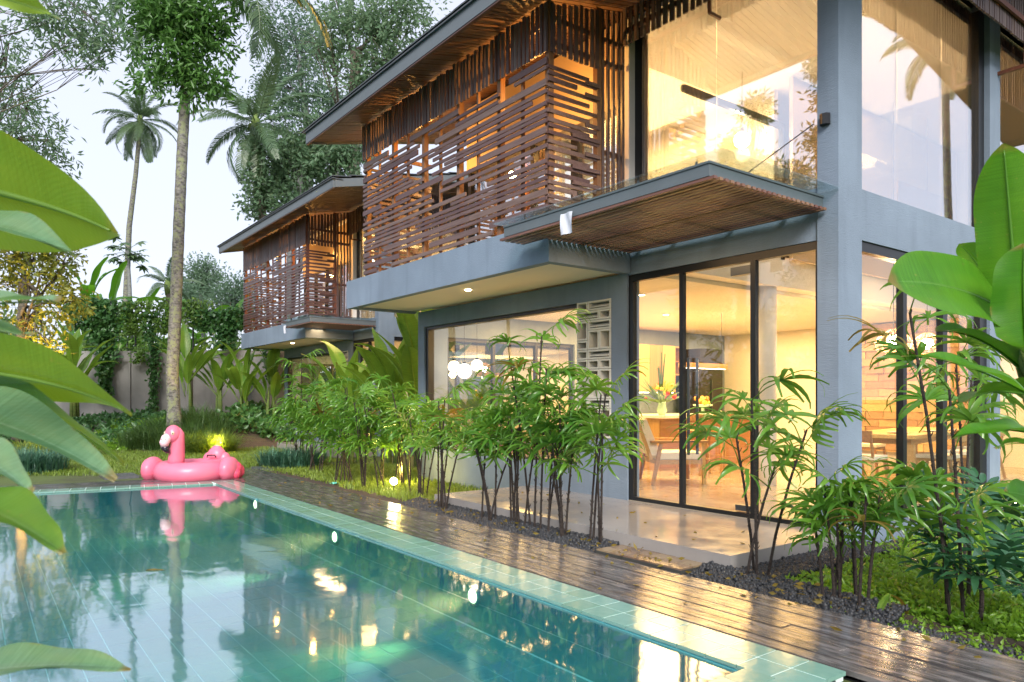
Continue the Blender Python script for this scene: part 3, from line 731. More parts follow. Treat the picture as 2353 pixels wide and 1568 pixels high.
HB, DB = house('villa', 8.09, 16.29, 1.32, False, 'smaller looking second villa behind, further along the pool, its slatted balcony above the banana plants', .17)

# round column and details of the near villa's double height room
MB().lathe([(.16, .14), (.16, 3.0)], 24, (2.75, 2.62, 0)).build('round_column', M['white_paint'], HA, True)
MB().box(2.2, 5.6, 3.38, 2.28, 5.7, 3.4).build('floor_edge', M['white_paint'], HA)
# upstairs gallery seen through the gable-side window
ga = MB().box(.23, 2.42, 3.376, 8.5, 2.46, 3.42).build('gallery_rail', M['white_paint'], HA)
MB().box(3.1, .9, 3.36, 4.6, .95, 4.2).build('stair_panel', M['panel_wood'], HA)
MB().box(2.95, 2.3, 3.38, 8.4, 2.36, 6.0).build('stair_wall', M['tan_wall'], HA)
MB().box(2.58, .5, 4.15, 2.6, 2.3, 4.9).build('glass_balustrade', M['window_glass'], HA)
mb = MB().box(1.2, 2.44, 5.0, 1.26, 2.5, 5.06); 
gf = MB().box(.69, 2.40, 5.26, 2.84, 2.46, 5.34).box(2.84, 2.40, 3.38, 2.91, 2.46, 5.34).build('gallery_frame', M['black_metal'], HA); window_pane('pane', gf, .69, 2.425, 3.4, 2.84, 2.435, 5.26, 'window_glass')

# warm light inside
for (Hh, D, k) in ((HA, DA, 1.0), (HB, DB, .8)):
    area('room_light', (3.4, D + 2.6, 2.9), (0, 0, 0), 4.5, 3.6, 215 * k, WARM, Hh)
    area('room_light', (3.0, 1.35, 5.95), (0, 0, 0), 4.5, 1.7, 26 * k, WARM2, Hh)
    area('bedroom_light', (1.7, D + 1.8, 5.9), (0, 0, 0), 2.0, 2.6, 110 * k, WARM, Hh)
    point('soffit_fill_light', (-.75, D + .75, 5.25), 20 * k, (1, .46, .1), .06, Hh); point('soffit_fill_light', (-.75, D + 3.6, 5.2), 22 * k, (1, .46, .1), .06, Hh)  # added fill points without fixtures, for the orange glow on the soffit
    spot('porch_light', (-.72, D + 2.45, 2.93), (-.72, D + 2.45, 0), 18 * k, WARM2, 110, .04, .8, Hh)
    area('dining_light', (6.2, 1.6, 2.6), (0, 0, 0), 2.6, 1.6, 36 * k, WARM, Hh)
    area('kitchen_light', (6.6, D + 2.4, 2.9), (0, 0, 0), 2.6, 4.2, 76 * k, WARM, Hh)
    area('porch_glow', (-1.0, D * .5, 3.13), (0, 0, 0), .3, 1.6, 7 * k, WARM2, Hh)

# water body: faint scattering makes the pool lamps' beams show
wb = MB().box(-4.19, 2.275, FZ + .02, 3.205, 12.25, WL - .006)
n = NT('pool_water_body'); vs = n.n('VolumePrincipled'); vs.inputs['Color'].default_value = (.74, .86, .82, 1); vs.inputs['Density'].default_value = .11; vs.inputs['Anisotropy'].default_value = 0
n.l(vs.outputs[0], n.out.inputs['Volume']); tag(wb.build('water_body', n.m), kind='structure')
# ================================================================ furniture and lamps
FL = .14
def ceiling_light(loc, label, group, r=.05):
    t = thing('ceiling_light', label, 'ceiling light', loc, 0, group)
    MB().lathe([(r + .015, 0), (r + .015, -.012), (r, -.012)], 16).build('trim', M['white_paint'], t); MB().lathe([(r, -.014), (r, -.004)], 16).build('lamp', M['lamp_warm'], t); return t
for p, lb in (((7.94, 7.4, 2.925), 'round ceiling downlight glowing just inside the left glass door panel'), ((10.2, 8.9, 2.925), 'small ceiling downlight far back beside the round white column'),
          ((7.35, 8.2, 2.925), 'bright ceiling downlight at the right end of the living room window'), ((7.2, 10.4, 2.925), 'ceiling downlight above the globe pendants in the living room'), ((9.2, 9.6, 2.925), 'ceiling downlight deep in the living room above the palm tops')):
    ceiling_light(p, lb, 'round downlights in the villa ceiling')
ceiling_light((8.09 + .9, 18.9, 2.925), 'ceiling downlight glowing in the door of the second villa', 'round downlights in the second villa'); ceiling_light((8.09 + .8, 21.0, 2.925), 'ceiling downlight behind the living room window of the second villa', 'round downlights in the second villa')

# globe pendants
for k, (px, py, d, r, lb) in enumerate(((1043, 843, 12.9, .105, 'half hidden glowing globe pendant, leftmost of the three'), (1067, 853, 12.2, .125, 'largest glowing globe pendant, lowest and middle of the three'), (1096, 840, 12.9, .105, 'glowing globe pendant, right and highest of the three'))):
    p = at(px, py, d); t = thing('globe_pendant', lb, 'pendant lamp', p, 0, 'globe pendants in the living room')
    MB().ball((0, 0, 0), r, 20, 12).build('globe', M['globe_glow'], t, True); MB().tube([(0, 0, r), (0, 0, 2.93 - p.z)], .004, 5).build('cord', M['black_metal'], t)
    MB().lathe([(.03, r - .01), (.03, r + .03)], 10).build('cap', M['black_metal'], t)
# upstairs bulb behind the corner window
p = at(1705, 322, 10.2); t = thing('bulb_pendant', 'bright bulb pendant hanging high behind the upstairs corner window', 'pendant lamp', p)
MB().ball((0, 0, 0), .11, 16, 10).build('bulb', M['spot_glow'], t, True); MB().tube([(0, 0, .1), (0, 0, 6.0 - p.z)], .005, 5).build('cord', M['black_metal'], t)
MB().lathe([(.04, .09), (.03, .17)], 10).build('socket', M['black_metal'], t)
point('bulb_light', p + Vector((0, 0, -.2)), 40, WARM2, .1)
# linear pendant above the kitchen island
p = at(1617, 843, 12.8); t = thing('linear_pendant', 'long wooden bar pendant with a glowing strip over the kitchen island', 'pendant lamp', p)
MB().box(-.62, -.05, -.03, .62, .05, .06).build('beam', M['teak'], t); MB().box(-.58, -.03, -.036, .58, .03, -.031).build('strip', M['strip_glow'], t)
MB().tube([(-.5, 0, .06), (-.5, 0, 2.93 - p.z)], .004, 5).build('cord', M['black_metal'], t); MB().tube([(.5, 0, .06), (.5, 0, 2.93 - p.z)], .004, 5).build('cord', M['black_metal'], t)
# kitchen island
IS = Vector((10.95, 8.75, FL)); t = thing('kitchen_island', 'wooden kitchen island with pale stone top, food laid out on it', 'kitchen island', IS)
MB().box(-1.5, -.35, 0, 1.3, .45, .90).build('body', M['cabinet_wood'], t); MB().box(-1.55, -.5, .902, 1.35, .5, .945).build('worktop', M['stone_white'], t)
kb = MB()
for k in range(5): kb.box(-1.48 + k * .556, -.362, .04, -1.48 + k * .556 + .54, -.352, .86)
kb.build('panel', M['teak'], t)
# stools
def stool(x, y, rz, lb):
    t = thing('bar_stool', lb, 'bar stool', (x, y, FL), rz, 'wooden stools at the kitchen island')
    MB().box(-.2, -.19, .68, .2, .2, .72).build('seat', M['teak'], t)
    for sx in (-1, 1):
        for sy in (-1, 1): MB().bar((sx * .16, sy * .15, .68), (sx * .22, sy * .21, 0), .035).build('leg', M['teak'], t)
    MB().bar((-.2, -.19, .25), (.2, -.19, .25), .025).bar((-.2, .19, .25), (.2, .19, .25), .025).build('footrest', M['teak'], t)
    V = []; 
    b = MB()
    pts = [(.2 * math.cos(a) * 1.05, -.02 - .2 * math.sin(a) * 1.1, .93) for a in np.linspace(-.1, PI + .1, 12)]
    for a, c in zip(pts[:-1], pts[1:]): b.bar(a, c, .02, .10)
    b.build('backrest', M['teak'], t)
    MB().bar((-.19, .06, .7), (-.2, .0, .92), .03).bar((.19, .06, .7), (.2, .0, .92), .03).build('arm_post', M['teak'], t)
stool(9.55, 7.75, .3, 'wooden bar stool with curved back, left of the two at the island'); stool(10.35, 7.75, -.2, 'wooden bar stool with curved back, right one, half behind the door post')
# kitchen cabinets at back
t = thing('wall_cabinet', 'tall honey wood wall cabinets lit from below at back of kitchen', 'kitchen cabinet', (0, 0, 0))
YB = 11.13
for k in range(4): MB().box(11.0 + k * .42, YB - .35, 1.52, 11.0 + k * .42 + .412, YB, 2.55).build('door', M['cabinet_wood'], t)
MB().box(11.0, YB - .3, 1.50, 12.66, YB - .25, 1.515).build('light_strip', M['strip_glow'], t)
t = thing('base_cabinet', 'low kitchen base cabinets with pale counter under the wall cabinets', 'kitchen cabinet', (0, 0, 0))
MB().box(11.0, YB - .6, FL, 13.9, YB, 1.0).build('body', M['cabinet_wood'], t); MB().box(10.98, YB - .62, 1.0, 13.92, YB, 1.04).build('worktop', M['stone_white'], t)
t = thing('tall_fridge', 'dark tall fridge cabinet at the back beside the hanging wooden shelf', 'fridge', (0, 0, 0))
MB().box(13.1, YB - .7, FL, 13.9, YB - .02, 2.5).build('body', M['black_metal'], t); MB().box(13.48, YB - .73, .9, 13.5, YB - .705, 1.8).build('handle', M['steel'], t)
t = thing('open_shelf', 'small open wooden shelf box hung beside the wall cabinets', 'shelf', (0, 0, 0))
MB().box(12.7, YB - .3, 1.9, 13.05, YB, 1.93).box(12.7, YB - .3, 2.52, 13.05, YB, 2.55).box(12.7, YB - .3, 1.93, 12.73, YB, 2.52).box(13.02, YB - .3, 1.93, 13.05, YB, 2.52).build('case', M['teak'], t); MB().box(12.73, YB - .3, 2.2, 13.02, YB, 2.22).build('shelf', M['teak'], t)
# flowers on the island and cake stand
p = Vector((9.75, 8.6, 1.086)); t = thing('flower_vase', 'tall vase of tropical flowers with upright spikes on the kitchen island', 'flower vase', p)
MB().lathe([(.05, 0), (.09, .08), (.06, .2), (.07, .24)], 14).build('vase', M['ceramic_green'], t, True)
g = MB(); rr = random.Random(2)
for k in range(26):
    a = rr.uniform(0, 6.28); L = rr.uniform(.35, .65); d = Vector((math.cos(a) * .6, math.sin(a) * .6, rr.uniform(.2, 1.0))).normalized(); s = d.cross(Vector((0, 0, 1))).normalized() * .035; b0 = Vector((0, 0, .2))
    g.add([b0, b0 + d * L * .5 + s, b0 + d * L - Vector((0, 0, .06)), b0 + d * L * .5 - s], [(0, 1, 2, 3)])
for k in range(5): g.tube([(rr.uniform(-.04, .04), rr.uniform(-.04, .04), .2), (rr.uniform(-.1, .1), rr.uniform(-.06, .06), rr.uniform(.8, 1.15))], [.022, .012], 5)
g.build('foliage', M['tuft_grass'], t); fb = MB(); fy = MB()
for k in range(9): (fb if k % 2 else fy).ball((rr.uniform(-.22, .22), rr.uniform(-.2, .2), rr.uniform(.25, .55)), rr.uniform(.03, .05), 7, 5)
fb.build('red_blooms', M['red_flower'], t); fy.build('yellow_blooms', M['yellow_flower'], t)
p = Vector((10.75, 8.5, 1.086)); t = thing('cake_stand', 'pale green cake stand heaped with fruit on the island', 'cake stand', p)
MB().lathe([(.09, 0), (.03, .03), (.025, .14), (.17, .16), (.18, .19)], 18).build('stand', M['ceramic_green'], t, True); fb = MB(); fy = MB()
for k in range(16): (fb if k % 2 else fy).ball((rr.uniform(-.12, .12), rr.uniform(-.12, .12), .2 + rr.uniform(0, .1)), .045, 7, 5)
fb.build('fruit', M['fruit'], t); fy.build('fruit', M['yellow_flower'], t)
for k, (dx, lb) in enumerate(((.3, 'white plate on the island right of the cake stand'), (-.55, 'white plate on the island left of the cake stand'))):
    MBp = MB().lathe([(.06, 0), (.13, .012), (.135, .018), (.06, .008)], 16); o = MBp.build('plate', M['stone_white'], None, True, (p.x + dx, p.y - .1, 1.087)); tag(o, lb, 'plate', 'plates on the island')
# armchair just inside the glass
t = thing('armchair', 'low teak armchair with cream cushions just inside the glass doors', 'armchair', (8.42, 7.2, FL), rad(58))
fr = M['teak']
MB().box(-.32, -.34, .36, .32, .34, .46).build('seat_cushion', M['cushion'], t); MB().add([(-.32, .28, .42), (.32, .28, .42), (.32, .42, .42), (-.32, .42, .42), (-.32, .50, .95), (.32, .50, .95), (.32, .62, .93), (-.32, .62, .93)], [(0, 3, 2, 1), (4, 5, 6, 7), (0, 1, 5, 4), (1, 2, 6, 5), (2, 3, 7, 6), (3, 0, 4, 7)]).build('back_cushion', M['cushion'], t)
MB().box(-.36, -.36, .29, .36, .36, .355).build('seat_frame', fr, t)
for sx in (-1, 1):
    MB().bar((sx * .37, -.34, 0), (sx * .37, -.32, .60), .05).build('leg', fr, t); MB().bar((sx * .37, .42, 0), (sx * .37, .30, .6), .05).build('leg', fr, t)
    MB().box(sx * .37 - .045, -.40, .602, sx * .37 + .045, .45, .635).build('armrest', fr, t)
MB().bar((-.33, .43, .36), (-.33, .66, .98), .045).bar((.33, .43, .36), (.33, .66, .98), .045).box(-.33, .62, .9, .33, .66, .98).build('back_frame', fr, t)
# dining set behind the gable side glass
TX, TY = 11.6, 5.2
t = thing('dining_table', 'long teak dining table laid for a meal behind the gable-side glass', 'dining table', (TX, TY, FL), rad(8))
MB().box(-1.6, -.5, .70, 1.6, .5, .75).build('tabletop', M['teak'], t); MB().box(-1.5, -.42, .62, 1.5, .42, .699).build('apron', M['teak'], t)
for sx in (-1, 1):
    for sy in (-1, 1): MB().box(sx * 1.45 - .05, sy * .4 - .05, 0, sx * 1.45 + .05, sy * .4 + .05, .62).build('leg', M['teak'], t)
def dchair(x, y, rz, lb):
    t = thing('dining_chair', lb, 'dining chair', (x, y, FL), rz, 'teak chairs at the dining table')
    MB().box(-.22, -.22, .43, .22, .22, .48).build('seat', M['cushion'], t)
    for sx in (-1, 1): MB().bar((sx * .19, -.19, .43), (sx * .23, -.25, 0), .035).build('leg', M['teak'], t); MB().bar((sx * .19, .19, .43), (sx * .22, .28, 0), .035).build('leg', M['teak'], t); MB().bar((sx * .2, .2, .43), (sx * .19, .28, .82), .03).build('back_post', M['teak'], t)
    MB().box(-.21, .255, .66, .21, .285, .82).build('backrest', M['teak'], t); MB().box(-.21, -.21, .39, .21, .21, .428).build('frame', M['teak'], t)
dchair(10.7, 4.45, PI + .1, 'teak dining chair pulled in at the left of the near table side'); dchair(11.7, 4.5, PI, 'teak dining chair at the middle of the near table side'); dchair(12.7, 4.7, PI - .2, 'teak dining chair at the right of the near table side, past the grey column')
dchair(11.2, 6.1, .1, 'teak dining chair across the table, left one'); dchair(12.2, 6.2, .1, 'teak dining chair across the table, right one'); dchair(9.75, 5.0, rad(95), 'teak dining chair at the near head of the table')
for k, (dx, dy, lb) in enumerate(((-.8, -.2, 'wine glass at the left place setting on the dining table'), (.1, -.25, 'wine glass at the middle place setting on the dining table'), (.75, -.2, 'wine glass at the right place setting on the dining table'))):
    o = MB().lathe([(.035, 0), (.006, .008), (.006, .09), (.04, .12), (.045, .16), (.035, .2)], 14, cap=False).build('wine_glass', M['window_glass'], None, True, (TX + dx, TY + dy, FL + .752)); tag(o, lb, 'wine glass', 'wine glasses on the dining table')
    o = MB().lathe([(.07, 0), (.14, .014), (.145, .02), (.07, .009)], 16).build('plate', M['stone_white'], None, True, (TX + dx - .25, TY + dy - .08, FL + .752)); tag(o, lb.replace('wine glass', 'white dinner plate'), 'plate', 'plates on the dining table')
# wood block wall panel behind the dining table
wp = thing('block_wall_panel', 'feature wall panel of stacked wooden blocks behind the dining table', 'wall panel', (0, 0, 0))
MB().box(14.9, 5.3, .3, 14.99, 8.3, 2.9).build('backing', M['teak'], wp)
rr = random.Random(9)
for r in range(16):
    y = 5.32 + (r % 2) * .12
    while y < 8.1:
        w = .38; piece('block', M['wood_block'], wp, 14.9 - rr.choice((.02, .035, .06)), y, .34 + r * .155, 14.902, y + w - .012, .34 + r * .155 + .145); y += w
# wicker pendant over dining table
for k, (dx, lb) in enumerate(((-.6, 'glowing woven basket pendant over the dining table, left one'), (.5, 'glowing woven basket pendant over the dining table, right one'))):
    t = thing('basket_pendant', lb, 'pendant lamp', (TX + dx, TY, 2.2), 0, 'basket pendants over the dining table')
    b = MB()
    for a in range(16):
        an = 2 * PI * a / 16; pts = [(r_ * math.cos(an + i * .12), r_ * math.sin(an + i * .12), z_) for i, (r_, z_) in enumerate(((.05, .22), (.2, .12), (.26, 0), (.22, -.1)))]; b.tube(pts, .008, 4)
    for r_, z_ in ((.2, .12), (.26, 0), (.22, -.1)): b.tube([(r_ * math.cos(a), r_ * math.sin(a), z_) for a in np.linspace(0, 2 * PI, 20)], .008, 4)
    b.build('weave', M['teak'], t); MB().ball((0, 0, .05), .09, 12, 8).build('bulb', M['spot_glow'], t, True); MB().tube([(0, 0, .2), (0, 0, 3.6)], .005, 5).build('cord', M['black_metal'], t)
    point('pendant_light', (TX + dx, TY, 2.05), 14, WARM2, .1)
t = thing('wall_switch', 'small pale double switch plate on the plain dining room wall', 'light switch', (14.98, 4.6, 1.35)); MB().box(-.012, -.08, -.05, .02, .08, .05).build('plate', M['tan_wall'], t); MB().box(-.018, -.07, -.04, -.0125, -.004, .04).box(-.018, .004, -.04, -.0125, .07, .04).build('rocker', M['tan_wall'], t)
# paper on the canopy edge, and dropped things by the deck
for (p, sz, lb) in (((4.745, 5.42, 3.13), (.17, .21), 'white sheet of paper hanging from the near canopy edge'), ((6.37, 18.05, 3.12), (.16, .2), 'white sheet of paper hanging from the canopy of the second villa')):
    V = []; n = 6
    for side in (0, .004):
        for i in range(n + 1):
            for j in range(n + 1): V.append((p[0] - side - .012 * math.sin(j * 1.1 + i * .5), p[1] + sz[0] * (j / n - .5), p[2] + sz[1] * (.5 - i / n)))
    Fc = []; q = (n + 1) ** 2
    for i in range(n):
        for j in range(n): a = i * (n + 1) + j; Fc += [(a, a + 1, a + n + 2, a + n + 1), (q + a, q + a + n + 1, q + a + n + 2, q + a + 1)]
    tag(MB().add(V, Fc).build('paper_sheet', M['paper'], None, True), lb, 'paper', 'papers hung on the canopies')
for (x, y, lb) in ((4.78, 11.2, 'small teal scrap on the soil, the farther one'), (4.73, 8.29, 'teal plastic scrap on the soil beside the deck, the nearer one')):
    b = MB(); rr = random.Random(int(y * 10)); V = []
    for i in range(7):
        for j in range(4): V.append((x + (j - 1.5) * .035 + rr.uniform(-.01, .01), y + (i - 3) * .035, -.02 + rr.uniform(0, .035)))
    Fc = [(i * 4 + j, i * 4 + j + 1, i * 4 + j + 5, i * 4 + j + 4) for i in range(6) for j in range(3)]
    tag(b.add(V, Fc).build('plastic_scrap', M['plastic_teal']), lb, 'plastic scrap', 'teal scraps by the deck')

# pool lights
for k, (y, z, lb) in enumerate(((10.2, -.09, 'round pool light glowing under water, farthest of three'), (7.46, -.12, 'round pool light glowing under water, middle of three'), (4.76, -.17, 'round pool light glowing under water, nearest of three'))):
    t = thing('pool_light', lb, 'pool light', (3.205, y, z), 0, 'lights in the pool wall')
    b = MB(); b.lathe([(.08, 0), (.08, .018), (.068, .024)], 18); b2 = MB().lathe([(.056, .026), (.05, .034), (.03, .040)], 18)
    Rm = Matrix.Rotation(-PI / 2, 4, 'Y')
    b.v = [tuple(Rm @ Vector(v)) for v in b.v]; b2.v = [tuple(Rm @ Vector(v)) for v in b2.v]
    b.build('rim', M['pool_tile'], t); b2.build('lens', M['pool_glow'], t)
    spot('pool_lamp', (-.07, 0, 0), (-1.0, 0, -.06), 330, (1.0, .48, .14), 50, .05, .8, t)

# garden spotlights
def garden_spot(loc, target, power, lb, col=AMBER, face=None, r=.05, ang=75):
    t = thing('garden_spotlight', lb, 'spotlight', loc, 0, 'spotlights in the garden')
    d = ((face or Vector(target)) - Vector(loc)).normalized()
    MB().tube([(0, 0, -.08), (0, 0, .06)], .008, 6).build('stake', M['black_metal'], t)
    b = MB().tube([Vector((0, 0, .09)) - d * .07, Vector((0, 0, .09)) + d * .05], [r * .9, r * 1.1], 14).build('housing', M['black_metal'], t)
    MB().tube([Vector((0, 0, .09)) + d * .051, Vector((0, 0, .09)) + d * .056], [r, r * .95], 14).build('lens', M['spot_glow'], t)
    spot('garden_light', Vector((0, 0, .09)) + d * .08, Vector(target) - Vector(loc), power, col, ang, .03, .7, t)
    return t
garden_spot(ground(905, 1124, -.02) + Vector((0, 0, .03)), ground(935, 1000, 0) , 30, 'small glaring garden spotlight on the soil among the palm stems by the deck', (1, .75, .3), Vector((2.2, 4.4, .9)), .055)
p = ground(905, 1110, 0); point('garden_light', p + Vector((.18, .1, .22)), 22, (1.0, .72, .16), .04)
p = at(512, 1040, 18.75); p.z = .1; garden_spot(p, p + Vector((-.5, .3, .6)), 130, 'garden spotlight lighting the yellow grass tuft by the flamingo', (1, .72, .1), None, .045, 150)
point('garden_light', at(500, 1022, 18.5), 11, (1, .70, .08), .05)  # added point light without a fixture, brightens the yellow tuft from the front
p = ground(128, 1062, .0); garden_spot(p, p + Vector((-.6, 1.5, .9)), 90, 'garden spotlight under the shrubs at the left pool end', (1, .66, .08), None, .045, 100)
p = at(70, 900, 18.0); p.z = .9; garden_spot(p, at(50, 640, 19), 420, 'garden spotlight at the foot of the yellow lit tree', (1, .56, .1), None, .045, 80)
p = at(412, 985, 18.6); p.z = .45; garden_spot(p, at(408, 860, 19.5), 90, 'garden spotlight on the mound below the leaning palm trunk', (1, .6, .18), None, .04, 60)
p = ground(2330, 1180, 0); garden_spot(p, p + Vector((-.1, -.5, 1)), 7, 'garden spotlight under the big leaves at the right edge', (1, .75, .15), None, .04, 90)
p = at(585, 985, 22.2); p.z = .1; garden_spot(p, p + Vector((.5, 2.0, 1.6)), 90, 'garden spotlight at the foot of the bananas against the end wall', (1, .6, .25), None, .04, 90)

# ================================================================ flamingo float
FP = ground(443, 1101, WL); FP.z = WL
fl = thing('flamingo_float', 'big pink inflatable flamingo pool float lying at the far pool corner', 'pool float', FP, math.atan2(-.6, .8))
fl.scale = (.85, .85, .87)
V_ = M['flamingo_vinyl']
def torus(Rx, Ry, r, n=44, m=18, z=0):
    V = []; Fc = []
    for i in range(n):
        a = 2 * PI * i / n; pr = 1 + .012 * math.cos(a * 22)
        for k in range(m):
            b = 2 * PI * k / m; V.append(((Rx + r * pr * math.cos(b)) * math.cos(a), (Ry + r * pr * math.cos(b)) * math.sin(a), z + r * pr * math.sin(b) * .95))
    for i in range(n):
        for k in range(m): Fc.append((i * m + k, ((i + 1) % n) * m + k, ((i + 1) % n) * m + (k + 1) % m, i * m + (k + 1) % m))
    return MB().add(V, Fc)
u = 12.3 / 1690 * S   # metres per photo pixel at this distance
torus(.52, .50, .225, z=.16).build('ring', V_, fl, True)
# neck and head, local x along the picture's right, y away
neck = [(-.165, -.38, .30), (-.15, -.40, .45), (-.125, -.42, .62), (-.10, -.44, .78), (-.09, -.46, .92), (-.13, -.49, 1.00)]
MB().tube([Vector(a) for a in neck], [.165, .155, .14, .125, .118, .10], 18).build('neck', V_, fl, True)
hd = MB().ball((-.165, -.50, .93), .155, 20, 14, 1.0, 1.0, 1.12); hd.build('head', V_, fl, True)
MB().tube([Vector((-.205, -.555, .90)), Vector((-.25, -.62, .845)), Vector((-.275, -.65, .765)), Vector((-.272, -.64, .70))], [.082, .096, .09, .072], 16).build('beak', M['pale_pink'], fl, True)
MB().tube([Vector((-.272, -.642, .705)), Vector((-.252, -.625, .645)), Vector((-.222, -.60, .59)), Vector((-.20, -.585, .565))], [.073, .066, .042, .012], 14).build('beak_tip', M['beak_black'], fl, True)
for d in (Vector((.36, -.92, -.02)).normalized(), Vector((-.97, -.15, -.02)).normalized()):
    c = Vector((-.165, -.50, .95)) + d * .148
    MB().ball(c, .030, 12, 8, 1, 1, 1.25).build('eye', M['eye_cream'], fl, True); MB().ball(c + d * .018, .016, 10, 6, .9, .9, 1.4).build('pupil', M['beak_black'], fl, True)
for dx in (-.035, .035): MB().ball(Vector((-.262 + dx, -.718, .835)), .009, 8, 5).build('nostril', M['beak_black'], fl)
def wing(sx):
    b = MB(); n, m = 22, 14; V = []; Fc = []; cx_, cy_, cz_ = sx * .78, -.08, .20
    for i in range(m + 1):
        th = PI * i / m
        for k in range(n):
            an = 2 * PI * k / n; rr_ = 1 + .035 * math.cos(th * 14) * (math.sin(th) ** 2) * (1 if math.cos(an) * sx < .2 else 0) + .05 * max(0, math.sin(an * 5 + th * 6)) * (1 if math.cos(an) * sx > .2 else 0) * math.sin(th)
            V.append((cx_ + .185 * rr_ * math.sin(th) * math.cos(an), cy_ + .34 * rr_ * math.sin(th) * math.sin(an), cz_ - .255 * rr_ * math.cos(th)))
    for i in range(m):
        for k in range(n): Fc.append((i * n + k, i * n + (k + 1) % n, (i + 1) * n + (k + 1) % n, (i + 1) * n + k))
    return b.add(V, Fc).build('wing', V_, fl, True)
wing(-1); wing(1)
sm = MB()
for (dx, dy, dz, r_) in ((.10, .02, .02, .15), (.12, .14, -.03, .13), (.13, -.08, -.06, .12)): sm.ball((.80 + dx, -.02 + dy, .18 + dz), r_, 12, 9, .75, 1, 1.0)
sm.build('wing_feathers', M['deep_pink'], fl, True)
tl_ = MB()
for dx, dz, r_ in ((0, .0, .20), (-.14, -.06, .15), (.14, -.06, .15), (0, .1, .13)): tl_.ball((.27 + dx, .55, .42 + dz), r_, 16, 10, 1, .8, 1)
tl_.build('tail', V_, fl, True)
MB().tube([(.17, .30, .41), (.18, .28, .455), (.34, .28, .455), (.35, .30, .41)], .014, 8).build('handle', M['beak_black'], fl, True)
# ================================================================ vegetation builders
def leaf_cloud(C, Dv, L, W, rng, fold=.25):
    """one folded diamond leaf (4 verts, 2 tris as quad pair) at each C pointing along Dv"""
    n = len(C); Dv = Dv / (np.linalg.norm(Dv, axis=1, keepdims=True) + 1e-9)
    rnd = rng.normal(size=(n, 3)); s = np.cross(Dv, rnd); s /= (np.linalg.norm(s, axis=1, keepdims=True) + 1e-9); nn = np.cross(s, Dv)
    L = np.broadcast_to(L, n)[:, None]; W = np.broadcast_to(W, n)[:, None]
    mid = C + Dv * L * .45
    V = np.stack([C, mid + s * W * .5 + nn * W * fold, C + Dv * L - nn * L * .12, mid - s * W * .5 + nn * W * fold], 1).reshape(-1, 3)
    i = np.arange(n)[:, None] * 4
    T = np.concatenate([i + np.array([[0, 1, 2]]), i + np.array([[0, 2, 3]])], 0)
    return V, T
def blob_twigs(blobs, rng, hollow=.55):
    out = []; outw = []
    for (c, r, n) in blobs:
        r = np.array(r if hasattr(r, '__len__') else (r, r, r * .8)); d = rng.normal(size=(n, 3)); d /= np.linalg.norm(d, axis=1, keepdims=True)
        rad_ = (hollow + (1 - hollow) * rng.random(n)) * (1 + .18 * np.sin(d[:, 0] * 5 + c[0]) * np.cos(d[:, 2] * 4 + c[1]))
        out.append(np.array(c) + d * rad_[:, None] * r); outw.append(d)
    return np.concatenate(out), np.concatenate(outw)
def crown_mesh(blobs, rng, mat, parent, name='crown', k=8, L=.14, W=.05, spread=.1, droop=.35, hollow=.35):
    P, O = blob_twigs(blobs, rng, hollow); P = np.repeat(P, k, 0); O = np.repeat(O, k, 0); n = len(P)
    d = rng.normal(size=(n, 3)) * .8 + O * .55 + np.array([0, 0, -droop]); d /= np.linalg.norm(d, axis=1, keepdims=True)
    Cn = P + rng.normal(size=(n, 3)) * spread + d * L * .3
    V, T = leaf_cloud(Cn, d, L * rng.uniform(.6, 1.25, n), W * rng.uniform(.7, 1.3, n), rng)
    return np_mesh(name, V, T, mat, parent)
def wiggle(a, b, n, amt, rnd):
    a = Vector(a); b = Vector(b); return [a.lerp(b, i / n) + (Vector((rnd.uniform(-1, 1), rnd.uniform(-1, 1), rnd.uniform(-.5, .5))) * amt if 0 < i < n else Vector()) for i in range(n + 1)]
def tree(name, label, base, fork, blobs, r0, lmat, bark, seed, k=8, L=.14, W=.05, group=None, spread=.1, droop=.35, hollow=.35, cat='tree'):
    rnd = random.Random(seed); rng = np.random.default_rng(seed); base = Vector(base); t = thing(name, label, cat, base, 0, group); fork = Vector(fork) - base
    trunk = MB(); pts = wiggle((0, 0, 0), fork, 6, r0 * .5, rnd); trunk.tube(pts, [r0 * (1 - .45 * i / 6) for i in range(7)], 9); limb = MB()
    bl = []
    for (c, r, n) in blobs:
        c = Vector(c) - base; bl.append((tuple(c), r, n)); st = pts[rnd.choice((3, 4, 5, 6))]; q = wiggle(st, c, 4, .18, rnd); limb.tube(q, [r0 * .38, r0 * .3, r0 * .2, r0 * .12, r0 * .05], 6)
        rr = r if not hasattr(r, '__len__') else r[0]
        for _ in range(7):
            d = Vector((rnd.uniform(-1, 1), rnd.uniform(-1, 1), rnd.uniform(-.6, .9))).normalized() * rr * .85
            limb.tube([q[rnd.choice((2, 3, 4))], c + d * .5 + Vector((0, 0, .04)), c + d], [r0 * .1, r0 * .06, r0 * .02], 4)
    trunk.build('trunk', M[bark], t, True); limb.build('limbs', M[bark], t, True)
    crown_mesh(bl, rng, M[lmat], t, 'crown', k, L, W, spread, droop, hollow); return t

